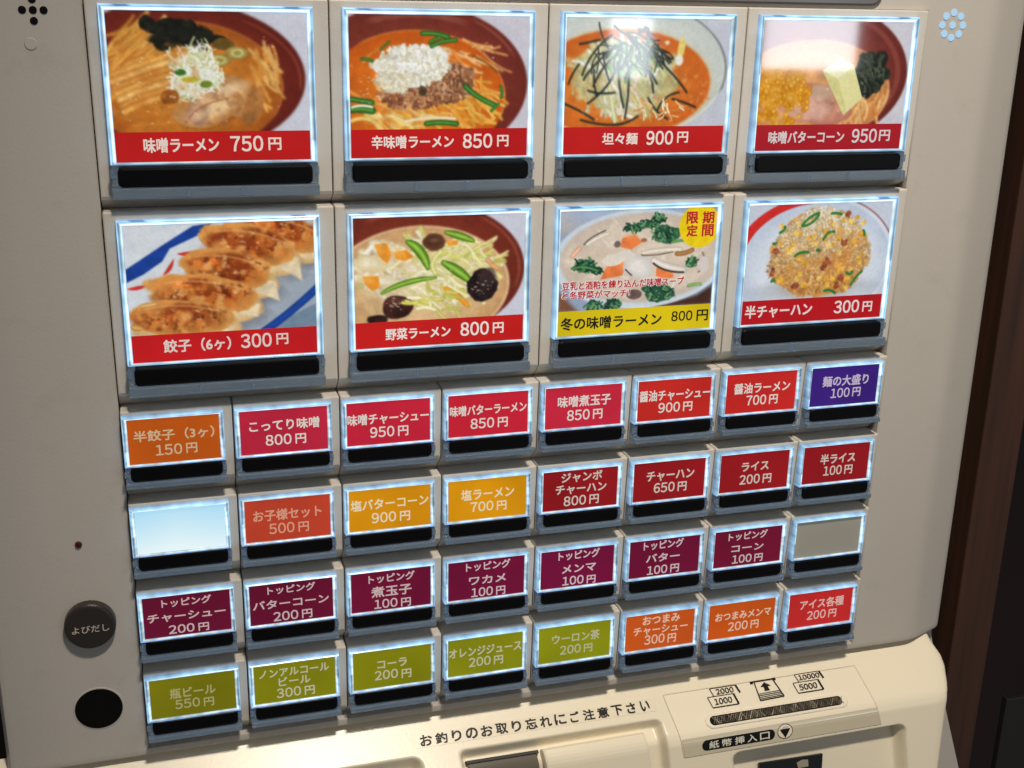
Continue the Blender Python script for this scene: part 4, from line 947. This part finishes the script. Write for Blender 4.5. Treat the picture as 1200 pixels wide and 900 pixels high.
def dense(pts, m=8):
    out = []
    for (a, b), (c, d) in zip(pts, pts[1:] + pts[:1]): out += [(a + (c-a)*i/m, b + (d-b)*i/m) for i in range(m)]
    return out
# notice on clear tape
nt_ = on_part('notice_label', slab([(3.955, .115), (6.755, .115), (6.735, .262), (3.965, .262)], 0, .004), M_WHITE_PAPER, 'strip of clear tape asking customers not to forget their change')
L = Lettering()
msg = 'お釣りのお取り忘れにご注意下さい'
for i, ch in enumerate(msg):
    L.put(ch, 4.085 + (6.60 - 4.085) * i / (len(msg) - 1), .188, .125 if ch not in 'りいさご' else .10, .112, .026, -.008, fit=True, warp=onshelf)
on_part('notice_lettering', L.mesh(), M_PRINT)
# change window and coin plate inside the middle pocket
def strip_slab(left, right, h0, h1, n=26, bev=.02):
    """a plate following the fold: left and right are (u, s) at its top and bottom corners"""
    V, F = [], []
    for k in range(n + 1):
        f = k / n; ul, ur = left[0][0] + (left[1][0] - left[0][0]) * f, right[0][0] + (right[1][0] - right[0][0]) * f
        s = left[0][1] + (left[1][1] - left[0][1]) * f; s2 = right[0][1] + (right[1][1] - right[0][1]) * f
        cols = [(0, h0), (0, h1 - bev), (.3, h1 - bev * .3), (1, h1)]
        e = 1 if k else 0
        row = [(ul + c * bev, s, h) for c, h in cols] + [(ur - c * bev, s2, h) for c, h in reversed(cols)]
        if k == 0:
            V += [onshelf((u, s_, -h0)) for u, s_, h in row]; V += [onshelf((u, s_ + .002, -min(h, h1 - bev))) for u, s_, h in row]; V += [onshelf((u, s_ + bev, -h)) for u, s_, h in row]
        else: V += [onshelf((u, s_ + bev, -h)) for u, s_, h in row]
    m_ = 8
    for j in range(n + 2):
        for i in range(m_ - 1): F.append((j*m_+i, (j+1)*m_+i, (j+1)*m_+i+1, j*m_+i+1))
    return mesh_of(V, F)
on_part('change_window', strip_slab([(4.50, .47), (4.54, 1.6)], [(5.28, .475), (5.34, 1.6)], -.16, -.095), M_GLASS, 'smoked window of the change tray')
on_part('window_edge', strip_slab([(4.485, .445), (4.49, .475)], [(5.30, .45), (5.302, .48)], -.14, -.085, 3, .006), M_DARK)
on_part('coin_plate', strip_slab([(5.33, .455), (5.42, 1.6)], [(6.53, .452), (6.66, 1.6)], -.15, -.03, 26, .03), M_SHELF, 'raised ivory plate beside the change window')
# bill inlet plate
pl = [(6.845, .10), (9.31, .10), (9.345, .14), (9.385, .35), (9.42, SR - .05), (9.44, SR), (9.44, SR + .05), (9.46, .80), (9.40, .826), (7.0, .846), (6.955, .82), (6.925, SR + .05), (6.92, SR), (6.91, SR - .05), (6.895, .30)]
def band(outline_l, outline_r, h):
    V = [];F = []
    for (ul, s), (ur, _) in zip(outline_l, outline_r): V += [onshelf((ul, s, -h)), onshelf((ur, s, -h))]
    for i in range(len(outline_l) - 1): F.append((2*i, 2*i+2, 2*i+3, 2*i+1))
    return mesh_of(V, F)
sv = [.10, .2, .3, .4, .5, .555, .575, .595, .605, .615, .625]
plate = on_part('bill_plate', band([(6.845 + .135 * (s - .1), s) for s in sv], [(9.315 + .2 * (s - .1), s) for s in sv], .003), M_PLATE, 'ivory plate round the banknote inlet')
sv2 = [.62, .635, .655, .665, .70, .76, .826]
on_part('grey_strip', band([(6.93 + .12 * (s - .62), s) for s in sv2], [(9.42 + .2 * (s - .62), s) for s in sv2], .009), M_TAPE, 'glossy grey strip below the banknote inlet')
L = Lettering()
seam = [(6.845 + .135 * (s - .1), s) for s in sv + sv2[1:]], [(9.315 + .2 * (s - .1), s) for s in sv + sv2[1:]]
for ol in seam:
    for a, b in zip(ol, ol[1:]): L.line(a, b, .005, -.0115, onshelf)
L.line((6.845, .10), (9.315, .10), .006, -.0115, onshelf)
on_part('plate_seam', L.mesh(), mat('seam shade', (206, 195, 168), .5))
rim_pts = round_rect(7.255, 9.075, .395, .562, .08, 10)
on_part('inlet_rim', slab(rim_pts, 0, .022, .02), M_PLATE)
slot_o = on_part('bill_slot', slab(round_rect(7.305, 8.99, .424, .530, .05, 8), .0, .0245), M_HOLE, 'dark banknote inlet with a row of bristles')
bm = bmesh.new(); rnd = random.Random(5)
for k in range(58):
    x = 7.335 + k * .0283
    for a, b in (((x, .437), (x + .05, .519)), ((x + .05, .437), (x, .519))):
        d = .0030 * (1 + .5 * rnd.random())
        q = [bm.verts.new(lift(onshelf((p[0] + sx * d, p[1], -.028 - .008 * rnd.random())))) for p in (a, b) for sx in (-1, 1)]
        bm.faces.new((q[0], q[1], q[3], q[2]))
on_part('bristles', bm_mesh(bm), M_METAL)
# printed signs on the plate
L = Lettering(); Z_ = -.0125
def note_box(u0, u1, s0, s1, t, uw, inner=True, cut=False):
    d = .03
    a, b, c_, e = (u0, s0), (u1, s0), (u1 + d, s1), (u0 + d, s1)
    for p, q, th in ((a, b, .007), (b, c_, .022), (c_, e, .012), (e, a, .009)): 
        if cut and (p, q) in ((c_, e),): continue
        L.line(p, q, th, Z_, onshelf)
    L.put(t, (u0 + u1) / 2 + d / 2 + .0, (s0 + s1) / 2, uw, {'2000': .062, '1000': .068, '10000': .058, '5000': .068}[t], .02, Z_, warp=onshelf)
note_box(7.416, 7.745, .112, .205, '2000', .225, cut=True); note_box(7.364, 7.690, .205, .331, '1000', .225)
note_box(8.510, 8.835, .099, .190, '10000', .28, cut=True); note_box(8.459, 8.787, .195, .320, '5000', .235)
for p, q, th in (((7.932, .110), (8.262, .108), .016), ((7.984, .115), (7.992, .334), .012), ((8.226, .115), (8.30, .325), .014), ((7.990, .335), (8.303, .326), .012), ((7.985, .258), (8.277, .252), .007), ((7.987, .278), (8.284, .271), .009), ((7.988, .298), (8.29, .290), .007), ((7.989, .317), (8.297, .309), .009), ((7.932, .118), (7.968, .118), .03), ((8.226, .112), (8.262, .112), .03)):
    L.line(p, q, th, Z_, onshelf)
L.poly([(8.105, .132), (8.178, .180), (8.135, .182), (8.148, .232), (8.082, .234), (8.086, .183), (8.046, .180)], Z_, onshelf)
# pill and triangle below
for pts in (round_rect(7.165, 8.072, .664, .784, .058, 8),): L.poly(pts, -.0125, onshelf)
n_ = 40
for i in range(n_):
    a0, a1 = 2*math.pi*i/n_, 2*math.pi*(i+1)/n_
    L.line((8.203 + .094*math.cos(a0), .714 + .082*math.sin(a0)), (8.203 + .094*math.cos(a1), .714 + .082*math.sin(a1)), .007, -.0125, onshelf)
L.poly([(8.136, .684), (8.270, .684), (8.204, .790)], -.0145, onshelf)
on_part('inlet_signs', L.mesh(), M_PRINT)
L = Lettering()
for i, ch in enumerate('紙幣挿入口'): L.put(ch, 7.31 + .158 * i, .725, .118, .082, .012, -.0155, fit=True, warp=onshelf)
on_part('inlet_lettering', L.mesh(), ink((196, 188, 166)))
L = Lettering(); L.poly(circle(8.203, .714, .089, 40, .077), -.011, onshelf); on_part('sign_disc', L.mesh(), M_PLATE)
# dark sign in the right pocket
on_part('dark_sign', strip_slab([(7.95, 1.125), (7.96, 1.6)], [(8.78, 1.145), (8.74, 1.6)], -.18, -.148, 4, .004), mat('dark sign', (20, 24, 28), .3), 'dark sign at the foot of the right pocket')
L = Lettering(); L.poly([(8.43, 1.19), (8.50, 1.165), (8.58, 1.175), (8.585, 1.26), (8.45, 1.26)], .143, onshelf); on_part('sign_emblem', L.mesh(), mat('sign emblem', (150, 144, 128), .5))
